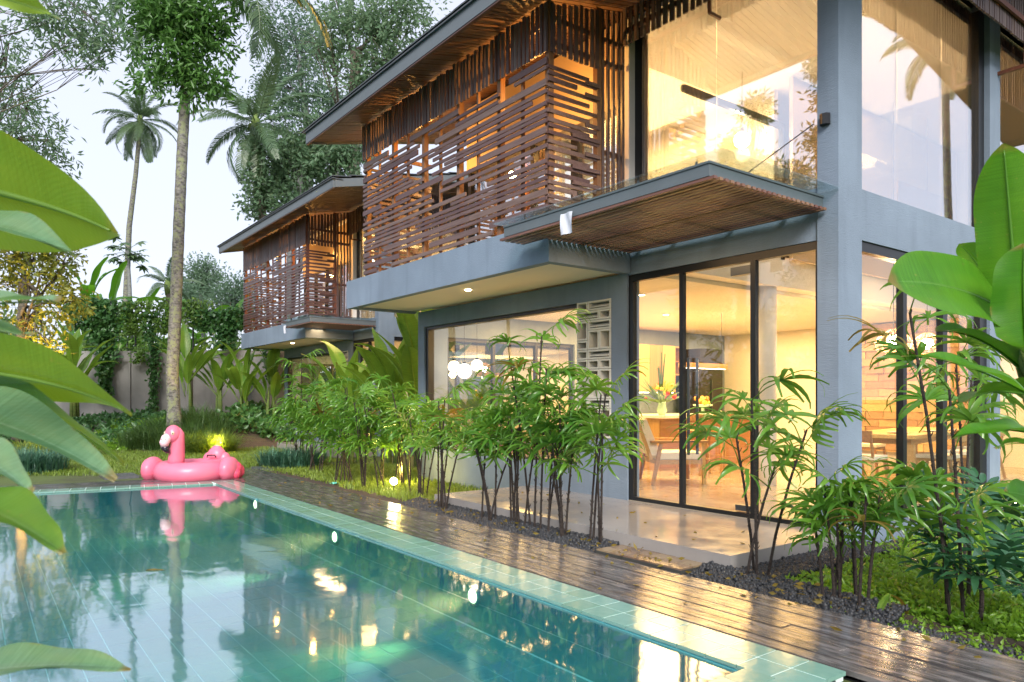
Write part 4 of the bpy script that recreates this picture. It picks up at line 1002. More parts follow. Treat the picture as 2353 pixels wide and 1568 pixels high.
def blade(L, W, nl=14, nw=3, droop=1.2, fold=.25, wave=.02, shape='banana', stalk=0.0, seed=0, tip=.0, tears=0, curl=0):
    """broad leaf as a bent grid, base at origin, growing along +Y, top side +Z"""
    rnd = random.Random(seed); V = []; UV = []; Fc = []; th = 0; y = 0; z = 0
    ph = rnd.uniform(0, 6)
    if stalk:
        n = 5
        for i in range(n): pass
    for i in range(nl + 1):
        t = i / nl
        if shape == 'banana': w = W * .5 * (min(1, (t / .16)) ** .6) * (1 - max(0, (t - .62) / .38) ** 2.2) ** .75 if t < 1 else 0
        elif shape == 'lance': w = W * .5 * (math.sin(PI * min(1, t * .97 + .03) ** .75)) ** .9
        else: w = W * .5 * math.sin(PI * t) ** .7
        w = max(w, .004)
        for j in range(-nw, nw + 1):
            u = j / nw; dz = fold * abs(u) * w * (1 - curl * t) + wave * math.sin(t * 13 + ph + (2 if j > 0 else 0)) * abs(u) ** 2
            if curl: dz -= curl * w * u * u * t
            V.append((u * w, y - dz * math.sin(th), z + dz * math.cos(th))); UV.append((.5 + .5 * u, t))
        th -= droop / nl * (.35 + 1.3 * t); y += L / nl * math.cos(th); z += L / nl * math.sin(th)
    m = 2 * nw + 1
    torn = {(rnd.randrange(2, nl - 1), rnd.choice((-1, 1))) for _ in range(tears)}
    for i in range(nl):
        for j in range(m - 1):
            side = -1 if j < nw else 1
            if (i, side) in torn and abs(j + .5 - nw) > .9: continue
            Fc.append((i * m + j, i * m + j + 1, (i + 1) * m + j + 1, (i + 1) * m + j))
    return V, Fc, UV
def blade_mesh(mat, stalk=0, rib=True, **kw):
    V, Fc, UV = blade(**kw); b = MB(); off = stalk
    V = [(x, y + off, z) for x, y, z in V]; b.add(V, Fc, UV)
    nl = kw.get('nl', 14); nw = kw.get('nw', 3); m = 2 * nw + 1
    mid = [Vector(V[i * m + nw]) - Vector((0, 0, .004)) for i in range(nl)]; r0 = kw['W'] * .035
    pts = ([Vector((0, 0, -.002)), Vector((0, off * .5, .0))] if stalk else []) + mid
    pb = MB().tube(pts, [r0 * (1.25 - 1.05 * i / len(pts)) for i in range(len(pts))], 5)
    b.add(pb.v, pb.f, [(.5, .5)] * len(pb.v))
    me = b.mesh('leaf', True); me.materials.append(M[mat]); return me
def fan_mesh(seed, mat='rhapis_leaf', nleaf=8, L=.35, W=.036, petiole=.26):
    rnd = random.Random(seed); b = MB(); b.tube([(0, 0, 0), (0, petiole * .5, .015), (0, petiole, 0)], [.0045, .004, .0035], 5)
    spanang = rad(rnd.uniform(190, 260))
    for i in range(nleaf):
        a = -spanang / 2 + spanang * i / (nleaf - 1) + rnd.uniform(-.07, .07); ll = L * (1 - .18 * abs(a) / (spanang / 2)) * rnd.uniform(.85, 1.1); w = W * rnd.uniform(.8, 1.15)
        V, Fc, UV = blade(ll, w, 6, 1, rnd.uniform(1.0, 2.5), .35, 0, 'lance', seed=seed * 31 + i)
        # blunt tip
        Mz = Matrix.Translation((0, petiole, 0)) @ Matrix.Rotation(-a, 4, 'Z') @ Matrix.Rotation(rnd.uniform(.05, .4), 4, 'X') @ Matrix.Rotation(rnd.uniform(-.3, .3), 4, 'Y')
        for q in range(3): V[-1 - q] = (V[-1 - q][0] * 1.5 if abs(V[-1 - q][0]) < .01 else V[-1 - q][0], V[-1 - q][1], V[-1 - q][2])
        b.add([Mz @ Vector(v) for v in V], Fc, UV)
    me = b.mesh('frond', True); me.materials.append(M[mat]); return me
FAND = [fan_mesh(20 + s, 'dry_leaf', 7) for s in range(2)]
FANS = [fan_mesh(s, nleaf=8 + s % 4) for s in range(8)]
def rhapis(label, base, stems, seed, group='lady palms along the deck', fan=1.0, nf=(4, 6), lean=.12, rbase=.16, low=.34):
    """stems: list of (dx, dy, height, leanx, leany) or a count/height"""
    rnd = random.Random(seed); t = thing('lady_palm', label, 'palm', base, 0, group)
    for st in stems:
        dx, dy, h, lx, ly = st
        pts = [Vector((dx, dy, -.02)), Vector((dx + lx * .25, dy + ly * .25, h * .33)), Vector((dx + lx * .6, dy + ly * .6, h * .68)), Vector((dx + lx, dy + ly, h))]
        b = MB().tube(pts, [.0115, .011, .010, .008], 7)
        for q in range(int(h * 16)):
            f = rnd.random(); k_ = min(2, int(f * 3)); p = pts[k_].lerp(pts[k_ + 1], f * 3 - k_); an = rnd.uniform(0, 6.28); b.bar(p, p + Vector((math.cos(an) * .022, math.sin(an) * .022, .045)), .005)
        b.build('stem', M['cane_bark'], t)
        n = rnd.randint(*nf); a0 = rnd.uniform(0, 6.28)
        for i in range(n):
            a = a0 + i * 2.4 + rnd.uniform(-.3, .3); f = 1 - low * (i / n); pz = pts[2].lerp(pts[3], (f - .68) / .32) if f > .68 else pts[1].lerp(pts[2], max(0, (f - .33) / .35))
            el = rnd.uniform(.15, .85) if i < n - 1 else 1.1
            d = Vector((math.cos(a) * math.cos(el), math.sin(a) * math.cos(el), math.sin(el)))
            inst('frond', FAND[rnd.randrange(2)] if (rnd.random() < .07 and i > 1) else FANS[rnd.randrange(8)], t, frame(pz, d, (0, 0, 1), fan * rnd.uniform(.85, 1.15), rnd.uniform(-.4, .4)))
    return t
def stems(n, h, spread, rnd_seed, lean=.12):
    r = random.Random(rnd_seed); return [(r.uniform(-spread, spread) * .8, r.uniform(-spread, spread), h * r.uniform(.55, 1.05), r.uniform(-lean, lean), r.uniform(-lean, lean)) for _ in range(n)]

HELI = [blade_mesh('heliconia_leaf', stalk=.35, L=.95 + .1 * s, W=.26, nl=12, nw=3, droop=.35 + .35 * s, fold=.3, wave=.012, shape='lance', seed=s) for s in range(4)]
BAN = [blade_mesh('banana_leaf', stalk=.25, L=1.7, W=.48, nl=16, nw=3, droop=.5 + .45 * s, fold=.25, wave=.02, seed=s, tears=(0, 4, 7, 3)[s]) for s in range(4)]
def broad_plant(name, label, base, n, h, seed, lib, sc_=1.0, group=None, tilt=(.15, .8), rz=None, cat='plant', stalks=3):
    rnd = random.Random(seed); t = thing(name, label, cat, base, 0, group)
    b = MB()
    for k in range(stalks):
        a = rnd.uniform(0, 6.28); b.tube([(math.cos(a) * .12, math.sin(a) * .12, -.1), (math.cos(a) * .1, math.sin(a) * .1, h * .5), (math.cos(a) * .06, math.sin(a) * .06, h * .95)], [.05 * sc_, .04 * sc_, .02 * sc_], 7)
    b.build('stalk', M['stalk_green'], t, True)
    for i in range(n):
        a = i * 2.4 + rnd.uniform(-.4, .4); el = PI / 2 - rnd.uniform(*tilt); z = h * rnd.uniform(.35, 1.0)
        d = Vector((math.cos(a) * math.cos(el), math.sin(a) * math.cos(el), math.sin(el)))
        inst('leaf', lib[rnd.randrange(len(lib))], t, frame(Vector((math.cos(a) * .06, math.sin(a) * .06, z)), d, (0, 0, 1), sc_ * rnd.uniform(.75, 1.15), rnd.uniform(-.5, .5)))
    return t
def palm_frond(seed, L=4.0, n=58, ll=.85, mat='palm_leaf', droop=1.3, w=.075):
    rnd = random.Random(seed); b = MB(); th = 0; p = Vector((0, 0, 0)); pts = [p.copy()]; ang = [0]
    for i in range(14): th -= droop / 14 * (.4 + 1.2 * i / 14); p = p + Vector((0, math.cos(th), math.sin(th))) * L / 14; pts.append(p.copy()); ang.append(th)
    b.tube(pts, [.035 * L / 4 * (1 - .9 * i / 14) + .004 for i in range(15)], 5)
    for s in (-1, 1):
        for i in range(n):
            t = .14 + .86 * (i + rnd.uniform(-.3, .3)) / n; t = min(max(t, .1), .995); k = min(13, int(t * 14)); q = pts[k].lerp(pts[k + 1], t * 14 - k)
            lf = ll * (math.sin(PI * (t * .86 + .1)) ** .7) * rnd.uniform(.8, 1.1); fw = Vector((0, math.cos(ang[k]), math.sin(ang[k])))
            d = (Vector((s * 1.0, 0, 0)) + fw * (.55 + .5 * t) + Vector((0, 0, rnd.uniform(-.15, .12)))).normalized(); d2 = (d + Vector((0, 0, -.75 - rnd.random() * .5))).normalized()
            m_ = q + d * lf * .5; e_ = m_ + d2 * lf * .5; u_ = fw * w * .5
            b.add([q - u_ * .6, q + u_ * .6, m_ + u_, m_ - u_, e_], [(0, 1, 2, 3), (3, 2, 4)])
    me = b.mesh('frond'); me.materials.append(M[mat]); TIP[me.name_full] = tuple(pts[-1]); return me
TIP = {}
PF = [palm_frond(s, droop=(.9, 1.4, 2.0)[s % 3]) for s in range(3)]; PFY = palm_frond(9, mat='palm_yellow', droop=1.35, L=4.0, n=40, ll=.7)
def palm(label, path, radii, seed, nfr=18, fs=1.0, fixed=None, group=None, bark='palm_bark', low=-.6):
    rnd = random.Random(seed); base = Vector(path[0]); t = thing('coconut_palm', label, 'palm tree', base, 0, group); pts = [Vector(p) - base for p in path]
    # ringed trunk
    n = 60; P = []; Rr = []
    for i in range(n + 1):
        f = i / n * (len(pts) - 1); k = min(len(pts) - 2, int(f)); P.append(pts[k].lerp(pts[k + 1], f - k)); Rr.append((radii[0] + (radii[1] - radii[0]) * (i / n) ** .7) * (1 + (.05 if i % 2 else 0)) * (1 + .5 * max(0, .06 - i / n) / .06))
    MB().tube(P, Rr, 12).build('trunk', M[bark], t, True)
    top = pts[-1]
    MB().tube([top - Vector((0, 0, .3)), top + Vector((0, 0, .35)), top + Vector((0, 0, .8))], [radii[1] * 1.1, radii[1] * 1.6, radii[1] * .5], 8).build('crown_shaft', M['stalk_green'], t, True)
    nb = MB()
    for k in range(7): a = rnd.uniform(0, 6.28); nb.ball(top + Vector((math.cos(a) * .3, math.sin(a) * .3, rnd.uniform(-.1, .2))) * fs, .13 * fs, 8, 6, 1, 1, 1.2)
    nb.build('coconuts', M['stalk_green'], t, True)
    for i in range(nfr):
        a = i * 2.4 + rnd.uniform(-.2, .2); el = low + (1.35 - low) * (1 - i / nfr) ** 1.0 + rnd.uniform(-.12, .12)
        d = Vector((math.cos(a) * math.cos(el), math.sin(a) * math.cos(el), math.sin(el)))
        inst('frond', PF[rnd.randrange(3)], t, frame(top + Vector((0, 0, .3)), d, (0, 0, 1), fs * rnd.uniform(.85, 1.1), rnd.uniform(-.5, .5)))
    for (tgt, s_, mesh) in (fixed or []):
        d = Vector(tgt) - Vector(path[-1]); tv = Vector(TIP[mesh.name_full]); inst('frond', mesh, t, frame(top + Vector((0, 0, .2)), d, (0, 0, 1), 1, 0) @ Matrix.Rotation(-math.atan2(tv.z, tv.y), 4, 'X') @ Matrix.Scale(d.length / tv.length, 4))
    return t
def grass_blades(P, h, w, rng, lean=.5):
    n = len(P); a = rng.uniform(0, 6.28, n); d = np.stack([np.cos(a), np.sin(a), np.zeros(n)], 1); s = np.stack([-np.sin(a), np.cos(a), np.zeros(n)], 1)
    h = (h * rng.uniform(.6, 1.3, n))[:, None]; w = (np.broadcast_to(w, n) * rng.uniform(.7, 1.2, n))[:, None]; ln = (lean * rng.uniform(.2, 1.6, n))[:, None]; z = np.array([[0, 0, 1.0]])
    m = P + z * h * .6 + d * h * ln * .35; e_ = P + z * h * (1 - .25 * ln) + d * h * ln
    V = np.stack([P - s * w, P + s * w, m + s * w * .8, m - s * w * .8, e_], 1).reshape(-1, 3); i = np.arange(n)[:, None] * 5
    T = np.concatenate([i + np.array([[0, 1, 2]]), i + np.array([[0, 2, 3]]), i + np.array([[3, 2, 4]])], 0)
    return V, T

# ================================================================ back of the garden
rng = np.random.default_rng(21)
# bed and mound at the foot of the wall
def view(lat, dep): return F_ * dep + R_ * lat
nx, ny = 60, 16; V = []; Fc = []
def bed_z(lat, f):
    m = .45 + .55 * math.exp(-((lat + 9.3) / 1.6) ** 2) + .25 * math.exp(-((lat + 12.5) / 2.0) ** 2) - .35 * math.exp(-((lat + 6.2) / 1.6) ** 2)
    return -.08 + max(0.02, m) * (1 - math.cos(PI * min(1, f * 1.5))) / 2 + .03 * math.sin(lat * 5 + f * 9)
def bed_front(lat): return 19.1 + .35 * math.sin(lat * .9) + 1.9 * math.exp(-((lat + 6.3) / 1.3) ** 2)
for i in range(nx + 1):
    lat = -19 + 15.5 * i / nx
    for j in range(ny + 1):
        f = j / ny; p = view(lat, bed_front(lat) + (25.3 - bed_front(lat)) * f); V.append((p.x, p.y, bed_z(lat, f)))
for i in range(nx):
    for j in range(ny): q = i * (ny + 1) + j; Fc.append((q, q + ny + 1, q + ny + 2, q + 1))
tag(MB().add(V, Fc).build('garden_bed', M['soil'], smooth=True), kind='structure')
def bed_point(lat, f): p = view(lat, bed_front(lat) + (25.3 - bed_front(lat)) * f); p.z = bed_z(lat, f); return p
# wall
wt = thing('retaining_wall', 'weathered grey concrete garden wall across the far end behind the lawn', 'garden wall')
ws = -7.0
for k in range(8):
    w = 2.05; a = view(ws - k * w, 25.0 + .12 * math.sin(k * 1.7)); b_ = view(ws - (k + 1) * w + .02, 25.0 + .12 * math.sin(k * 1.7 + .4)); nn = F_ * .3
    z1 = 3.0 + .05 * math.sin(k * 2.1)
    V = [a, b_, b_ + nn, a + nn]; V = [(p.x, p.y, -.2) for p in V] + [(p.x, p.y, z1) for p in V]
    MB().add(V, [(0, 3, 2, 1), (4, 5, 6, 7), (0, 1, 5, 4), (1, 2, 6, 5), (2, 3, 7, 6), (3, 0, 4, 7)]).build('panel', M['garden_concrete'], wt)
# wire fence on the wall
ft = thing('wire_fence', 'thin wire mesh fence standing on the concrete garden wall', 'fence'); wm = MB()
for k in range(9): p = view(-7.1 - k * 2.0, 25.15); MB().bar((p.x, p.y, 2.9), (p.x, p.y, 4.75), .05).build('post', M['steel'], ft)
for k in range(11): a = view(-7.1, 25.15); b_ = view(-23.1, 25.15); z = 3.1 + k * .16; wm.bar((a.x, a.y, z), (b_.x, b_.y, z), .012)
for k in range(54): p = view(-7.1 - k * .3, 25.16); wm.bar((p.x, p.y, 3.0), (p.x, p.y, 4.72), .010)
tag(wm.build('wire_mesh', M['steel'], ft), kind='stuff')
def vine(label, rects, n, mat, seed, L=.17):
    r = np.random.default_rng(seed); t = thing('climbing_vine', label, 'vine', rects[0][0], 0, 'vines on the garden wall and fence'); b0 = np.array(rects[0][0]); Cs = []
    stem = MB(); rr = random.Random(seed)
    for (c, hx, hz, wgt) in rects:
        m = int(n * wgt); q = np.stack([r.normal(0, hx * .5, m), r.normal(0, .12, m), r.uniform(-hz, hz, m)], 1)
        q[:, 0] *= (1 + .3 * np.sin(q[:, 2] * 3)); P = np.array(c)[None] - b0 + q[:, :1] * np.array([[.8, -.6, 0]]) - np.abs(q[:, 1:2]) * np.array([[.6, .8, 0]]) + np.array([[0, 0, 1]]) * q[:, 2:3]; Cs.append(P)
        for _ in range(5): a = Vector(c) - Vector(rects[0][0]) + R_ * rr.uniform(-hx, hx) * .5; stem.tube([a + Vector((0, 0, -hz)), a + R_ * rr.uniform(-.1, .1), a + Vector((0, 0, hz))], .012, 4)
    C_ = np.concatenate(Cs); nn = len(C_); d = r.normal(size=(nn, 3)) * .5 + np.array([-.3, -.4, -.7]); Vv, T = leaf_cloud(C_, d, L * r.uniform(.6, 1.2, nn), L * .85 * r.uniform(.7, 1.2, nn), r)
    stem.build('stems', M['tree_bark'], t); np_mesh('foliage', Vv, T, M[mat], t); return t
wp_ = lambda px, py, d=24.7: at(px, py, d)
vine('dark vine heap over the fence hanging as a broad curtain down the wall', [(wp_(240, 735), .75, .7, .5), (wp_(195, 720), .7, .5, .2), (wp_(246, 840), .32, 1.1, .3)], 2600, 'ivy_leaf', 1)
vine('slender dark vine strand down the wall just left of the leaning palm trunk', [(wp_(357, 870), .17, 1.2, .6), (wp_(350, 750), .4, .5, .4)], 800, 'ivy_leaf', 2, .14)
vine('pale thin vine spread loosely over the wire fence in the middle', [(wp_(310, 730), .6, .55, .4), (wp_(385, 725), .7, .6, .4), (wp_(325, 815), .3, .25, .08), (wp_(450, 720), .5, .45, .25)], 1500, 'ivy_light', 3, .13)
vine('dark vine clump hanging off the fence close to the second villa', [(wp_(520, 755), .42, .62, .55), (wp_(470, 735), .35, .35, .15), (wp_(560, 730), .5, .35, .25), (wp_(625, 830), .25, .6, .15)], 1600, 'ivy_leaf', 4)
def bed_at(x, y):
    p = Vector((x, y, 0)); lat = p.dot(R_); fr = bed_front(lat); f = (p.dot(F_) - fr) / (25.3 - fr)
    return -.06 if f < 0 else bed_z(lat, f)
# ground ivy, tufts
def cover(name, label, n, sampler, mat, L, seed, kind='stuff'):
    r = np.random.default_rng(seed); P = np.array([sampler(r) for _ in range(n)]); d = r.normal(size=(n, 3)) + np.array([0, 0, .3]); d[:, 2] = np.abs(d[:, 2]) * .8
    V, T = leaf_cloud(P, d, L * r.uniform(.6, 1.3, n), L * .7 * r.uniform(.7, 1.3, n), r); return tag(np_mesh(name, V, T, M[mat]), kind=kind)
def samp_bed(l0, l1, f0, f1, up=.12):
    def f(r): p = bed_point(r.uniform(l0, l1), r.uniform(f0, f1)); return (p.x, p.y, p.z + r.uniform(0, up))
    return f
cover('ground_ivy', None, 3600, samp_bed(-18.5, -11.0, .1, 1, .25), 'ivy_leaf', .17, 5)
cover('ground_ivy', None, 2400, samp_bed(-12.5, -10.4, .05, .6, .1), 'cover_leaf', .10, 6)
cover('undergrowth', None, 3600, samp_bed(-8.8, -4.6, .35, 1, .35), 'ivy_leaf', .2, 8)
def tuft(label, c, rx, ry, n, h, w, mat, seed, lean=.8, group=None, zf=None, cat='grass clump'):
    r = np.random.default_rng(seed); t = thing('grass_clump', label, cat, c, 0, group); a = r.uniform(0, 6.28, n); q = np.sqrt(r.random(n)); P = np.stack([np.cos(a) * q * rx, np.sin(a) * q * ry, np.zeros(n) - .02], 1)
    if zf is not None: P[:, 2] = [zf(c.x + x, c.y + y) - c.z for x, y in P[:, :2]]
    V, T = grass_blades(P, h, w, r, lean); np_mesh('blades', V, T, M[mat], t); return t
c = bed_point(-9.3, .25); tuft('big shaggy grass clump on the mound round the leaning palm foot', c + Vector((0, 0, .0)), 1.2, 1.15, 3600, .68, .008, 'tuft_grass', 11, 1.3, None, bed_at)
c = bed_point(-10.2, .2); tuft('shaggy grass clump on the left shoulder of the mound', c, .7, .8, 1500, .55, .008, 'tuft_grass', 12, 1.3, None, bed_at)
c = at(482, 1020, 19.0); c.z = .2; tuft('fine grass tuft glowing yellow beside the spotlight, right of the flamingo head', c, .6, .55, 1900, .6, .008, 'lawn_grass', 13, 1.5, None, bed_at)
c = ground(45, 1085, -.05); tuft('bluish grass clump at the left pool end', c, .8, .6, 1600, .5, .01, 'blue_grass', 14, .9)
c = ground(640, 1075, -.05); tuft('bluish low grass clump where the deck meets the far path', c + Vector((.3, .1, 0)), .6, .7, 1500, .42, .010, 'blue_grass', 15, 1.0)
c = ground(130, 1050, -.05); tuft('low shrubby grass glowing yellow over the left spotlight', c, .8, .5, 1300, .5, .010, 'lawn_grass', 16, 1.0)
# lawns
def lawn(name, n, sampler, h, w, mat, seed, lean=.7):
    r = np.random.default_rng(seed); P = np.array([q for q in (sampler(r) for _ in range(n)) if q is not None]); V, T = grass_blades(P, h, w, r, lean); tag(np_mesh(name, V, T, M[mat]), kind='stuff')
def s_far(r):
    lat = r.uniform(-14, -2.2); dep = r.uniform(13.4, 21.3); p = view(lat, dep)
    if p.y < 13.5 + max(0, 3.6 - p.x) * .17 or p.x > 6.9: return None
    if 14.35 < p.y < 15.15 and 1.6 < p.x < 7: return None
    return (p.x, p.y, -.06)
lawn('lawn', 60000, s_far, .075, .006, 'lawn_grass', 31)
def s_side(r):
    x = r.uniform(4.75, 7.2); y = r.uniform(8.25, 15.5)
    return None if (x > 6.4 and y < 11.5) else (x, y, -.06)
lawn('side_lawn', 14000, s_side, .09, .007, 'lawn_grass', 32)
r_ = np.random.default_rng(33); n = 46000
P = np.stack([4.95 + 8.5 * r_.random(n) ** 1.6, r_.uniform(-1.0, 3.42, n), np.full(n, -.05)], 1); P = P[(P[:, 1] < 3.15) | (P[:, 0] > 6.6)]
P = P[~((P[:, 0] < 5.15) & (r_.random(len(P)) < .55))]
P[:, 2] += r_.random(len(P)) * .075; n = len(P); d = r_.normal(size=(n, 3)); d[:, 2] = np.abs(d[:, 2]) * .55 + .1
V, T = leaf_cloud(P, d, .055 * r_.uniform(.6, 1.3, n), .026 * r_.uniform(.7, 1.3, n), r_); tag(np_mesh('ground_cover', V, T, M['cover_leaf']), kind='stuff')
n = 1500; P = np.stack([r_.uniform(4.52, 5.1, n), r_.uniform(-.5, 2.6, n), np.full(n, -.03)], 1); d = r_.normal(size=(n, 3)); d[:, 2] = np.abs(d[:, 2])
V, T = leaf_cloud(P, d, .04 * r_.uniform(.5, 1.3, n), .022, r_); tag(np_mesh('seedlings', V, T, M['cover_leaf']), kind='stuff')

# ================================================================ lady palms
RH = [
 ('lady palm with bare leaning stems beside the wet tiled step, before the glass doors', (1740, 1345), [(0, 0, 1.42, -.10, -.02), (.05, .05, 1.12, -.02, .16), (-.04, .08, .92, .06, -.22), (.05, -.04, 1.2, .1, -.28)], 1.12, (4, 5)),
 ('low bushy lady palm at the house corner, dense dark leaves down to the soil', (1945, 1395), stems(9, .84, .14, 3, .18), .88, (3, 4)),
 ('tall sparse lady palm with two dark stems left of the breeze block panel foot', (1370, 1235), stems(4, 1.5, .10, 4, .14), 1.15, (4, 5)),
 ('dense lady palm clump second left of the glass doors', (1280, 1212), stems(7, 1.35, .17, 5, .2), 1.15, (3, 4)),
 ('lady palm clump with drooping leaves in front of the patio edge', (1190, 1182), stems(6, 1.35, .16, 6, .2), 1.15, (3, 4)),
 ('short leaning lady palm by the first black pebbles', (1125, 1185), stems(5, 1.05, .16, 7, .25), 1.1, (3, 4)),
 ('tall lady palm against the living room glass, its head above all the others', (1228, 1150), [(0, 0, 2.05, .1, 0), (.1, .1, 1.85, -.1, .25), (0, -.1, 1.7, 0, -.1)], 1.25, (5, 6)),
 ('lady palm clump under the globe pendants, thin stems', (1030, 1160), stems(6, 1.5, .17, 9, .18), 1.15, (3, 4)),
 ('lady palm clump lit yellow from behind beside the glaring spotlight, right of it', (965, 1140), stems(8, 1.5, .24, 10, .25), 1.15, (3, 4)),
 ('lady palm clump glowing yellow directly over the glaring spotlight', (925, 1112), stems(6, 1.45, .3, 11, .25), 1.15, (3, 5)),
 ('lady palm left of the glaring spotlight with few thin stems', (838, 1120), stems(5, 1.4, .22, 12, .25), 1.15, (3, 4)),
 ('lady palm clump before the second villa with drooping grey green leaves', (785, 1108), stems(6, 1.65, .22, 13, .22), 1.2, (3, 4)),
 ('lady palm clump with dark foot, next to the bluish grass', (735, 1085), stems(6, 1.6, .26, 14, .22), 1.2, (3, 4)),
 ('tallest far lady palm, its top against the second villa window', (690, 1072), [(0, 0, 2.25, .05, .05), (.1, 0, 1.5, -.15, .2), (-.1, .1, 1.4, .1, -.25), (0, .1, 1.2, -.2, -.1), (.15, .1, 1.25, .2, .2)], 1.2, (4, 6)),
]
for k, (lb, b_, st, fan, nf) in enumerate(RH):
    gp = ground(b_[0], b_[1], -.04)
    if 3.5 < gp.y < 8.6 and gp.x > 4.78: gp = Vector((4.78 - .06 * (k % 2), 4.78 * gp.y / gp.x, .0))
    rhapis(lb, gp, [(x * (.3 if 1 < k < 9 else 1), y, h, lx, ly) for x, y, h, lx, ly in st] + [(x * 1.3 + .03, y * 1.2 - .04, h * .5, lx, ly) for x, y, h, lx, ly in st[::3]][:(2 if k > 8 else 0)], 100 + k, fan=fan * (.9 if k > 1 else 1), nf=(nf[0] + (1 if k > 8 else 0), nf[1] + (1 if k > 8 else 0)), low=(.34, .6)[k] if k < 2 else .5)
rhapis('tall bare stemmed lady palm on the right lawn, fan leaves across the grey corner column', ground(2185, 1435, -.05), [(0, 0, 1.98, -.34, .10), (.06, -.05, 1.5, .04, .1)], 131, 'lady palms on the right lawn', 1.08, (5, 5))
rhapis('young lady palm with a few leaves low before the dining room glass', ground(2215, 1420, -.05), [(0, .1, .72, .03, .06), (.05, 0, .5, -.1, .1)], 132, 'lady palms on the right lawn', 1.1, (3, 4))
rhapis('tall dark stemmed lady palm farther right, half behind the big banana leaf', ground(2215, 1300, -.05), [(0, 0, 1.6, .02, -.05), (.09, .02, 1.75, .06, .1)], 133, 'lady palms on the right lawn', 1.0, (3, 4))

# ================================================================ philodendrons
def philo_mesh(seed, L=.42):
    rnd = random.Random(seed); b = MB(); b.tube([(0, 0, 0), (0, .18, .03), (0, .34, 0)], [.008, .007, .005], 6); y0 = .34
    n = 6
    for s in (-1, 1):
        for i in range(n):
            t = i / (n - 1); yb = y0 + L * (t * .75 - .12); ll = L * (.62 - .25 * abs(t - .35)) * rnd.uniform(.9, 1.1); a = rad(118 - 92 * t) * s
            V, Fc, UV = blade(ll, .062 * (1.1 - .25 * t), 6, 1, rnd.uniform(.3, .8), .15, .004, 'lance', seed=seed * 50 + i)
            Mz = Matrix.Translation((0, yb, .004 * i)) @ Matrix.Rotation(-a, 4, 'Z') @ Matrix.Rotation(rnd.uniform(-.05, .25), 4, 'X'); b.add([Mz @ Vector(v) for v in V], Fc, UV)
    V, Fc, UV = blade(L * 1.05, L * .2, 10, 2, .5, .12, .005, 'lance', seed=seed); b.add([(x, y + y0 - L * .15, z) for x, y, z in V], Fc, UV)
    me = b.mesh('leaf', True); me.materials.append(M['philodendron_leaf']); return me
PH = [philo_mesh(s) for s in range(3)]
def philo(label, base, n, h, seed, sc_=1.0):
    rnd = random.Random(seed); t = thing('philodendron', label, 'philodendron', base, 0, 'cut leaf philodendrons on the right lawn'); MB().tube([(0, 0, -.05), (.02, 0, h * .6), (0, .02, h)], [.016, .014, .010], 8).build('stem', M['cane_bark'], t)
    for i in range(n):
        a = i * 2.4 + rnd.uniform(-.3, .3); el = rnd.uniform(.1, .8); d = Vector((math.cos(a) * math.cos(el), math.sin(a) * math.cos(el), math.sin(el)))
        inst('leaf', PH[i % 3], t, frame((0, 0, h * rnd.uniform(.6, 1)), d, (0, 0, 1), sc_ * rnd.uniform(.8, 1.15), rnd.uniform(-.3, .3)))
philo('philodendron with shiny cut leaves nearest the deck planks, on bare soil', ground(2195, 1440, -.05) + Vector((.12, -.1, 0)), 8, .34, 1, .72)
philo('taller philodendron with bluish cut leaves between the bare palm stems', ground(2225, 1390, -.05), 7, .62, 2, .85)
philo('philodendron cut by the right picture edge, low over the deck end', ground(2370, 1470, -.05), 9, .34, 3, .8)
philo('philodendron at the right picture edge, halfway up the lawn', ground(2360, 1370, -.05), 8, .5, 4, .85)

# ================================================================ heliconias and bananas
hel = [((7.35, 13.0, -.05), 13, 2.0, 'heliconia clump between the villas, tall upright leaves beside the near villa end', 1.5), ((7.4, 14.2, -.05), 13, 1.6, 'heliconia clump in front of the second villa corner', 1.45), ((6.9, 15.4, -.05), 12, 1.3, 'heliconia clump in front of the second villa doors', 1.3), ((7.3, 17.6, -.05), 9, .8, 'heliconia clump below the breeze blocks of the second villa', 1.0), ((6.55, 14.3, -.05), 8, .55, 'low heliconia with pale leaves behind the tallest far lady palm', .9), ((6.6, 17.2, -.05), 7, .5, 'low heliconia by the far concrete patio', .85)]
for k, (p, n_, h, lb, s_) in enumerate(hel): broad_plant('heliconia', lb, Vector(p), n_, h, 200 + k, HELI, s_, 'heliconias before the second villa', (.05, .6), cat='heliconia')
broad_plant('banana_plant', 'broad leaved banana between the two villas, huge leaves near the wall of the near villa', Vector((8.6, 12.9, -.05)), 9, 1.7, 231, BAN, .95, None, (.05, .6), cat='banana plant')
for k, (px, py, d, n_, h, s_, lb) in enumerate(((430, 930, 22.6, 11, 1.3, 1.15, 'heliconia clump at the wall just right of the leaning palm trunk'), (505, 960, 23.3, 10, 1.2, 1.15, 'heliconia clump in the middle of the far wall'), (560, 985, 23.0, 11, 1.35, 1.25, 'heliconia clump at the wall, second from the villa'), (622, 985, 23.4, 11, 1.4, 1.25, 'heliconia clump wedged between wall and second villa'), (168, 880, 22.5, 13, 1.45, 1.3, 'bright upright heliconia before the wall, between lit tree and vine curtain'), (100, 860, 23, 9, 1.2, 1.2, 'heliconia clump behind the lit tree trunk'))):
    p = at(px, py, d); p.z = max(.0, min(p.z, .9)); broad_plant('heliconia', lb, p, n_, h, 240 + k, HELI, s_, 'heliconias along the far wall', (.08, .75), cat='heliconia')
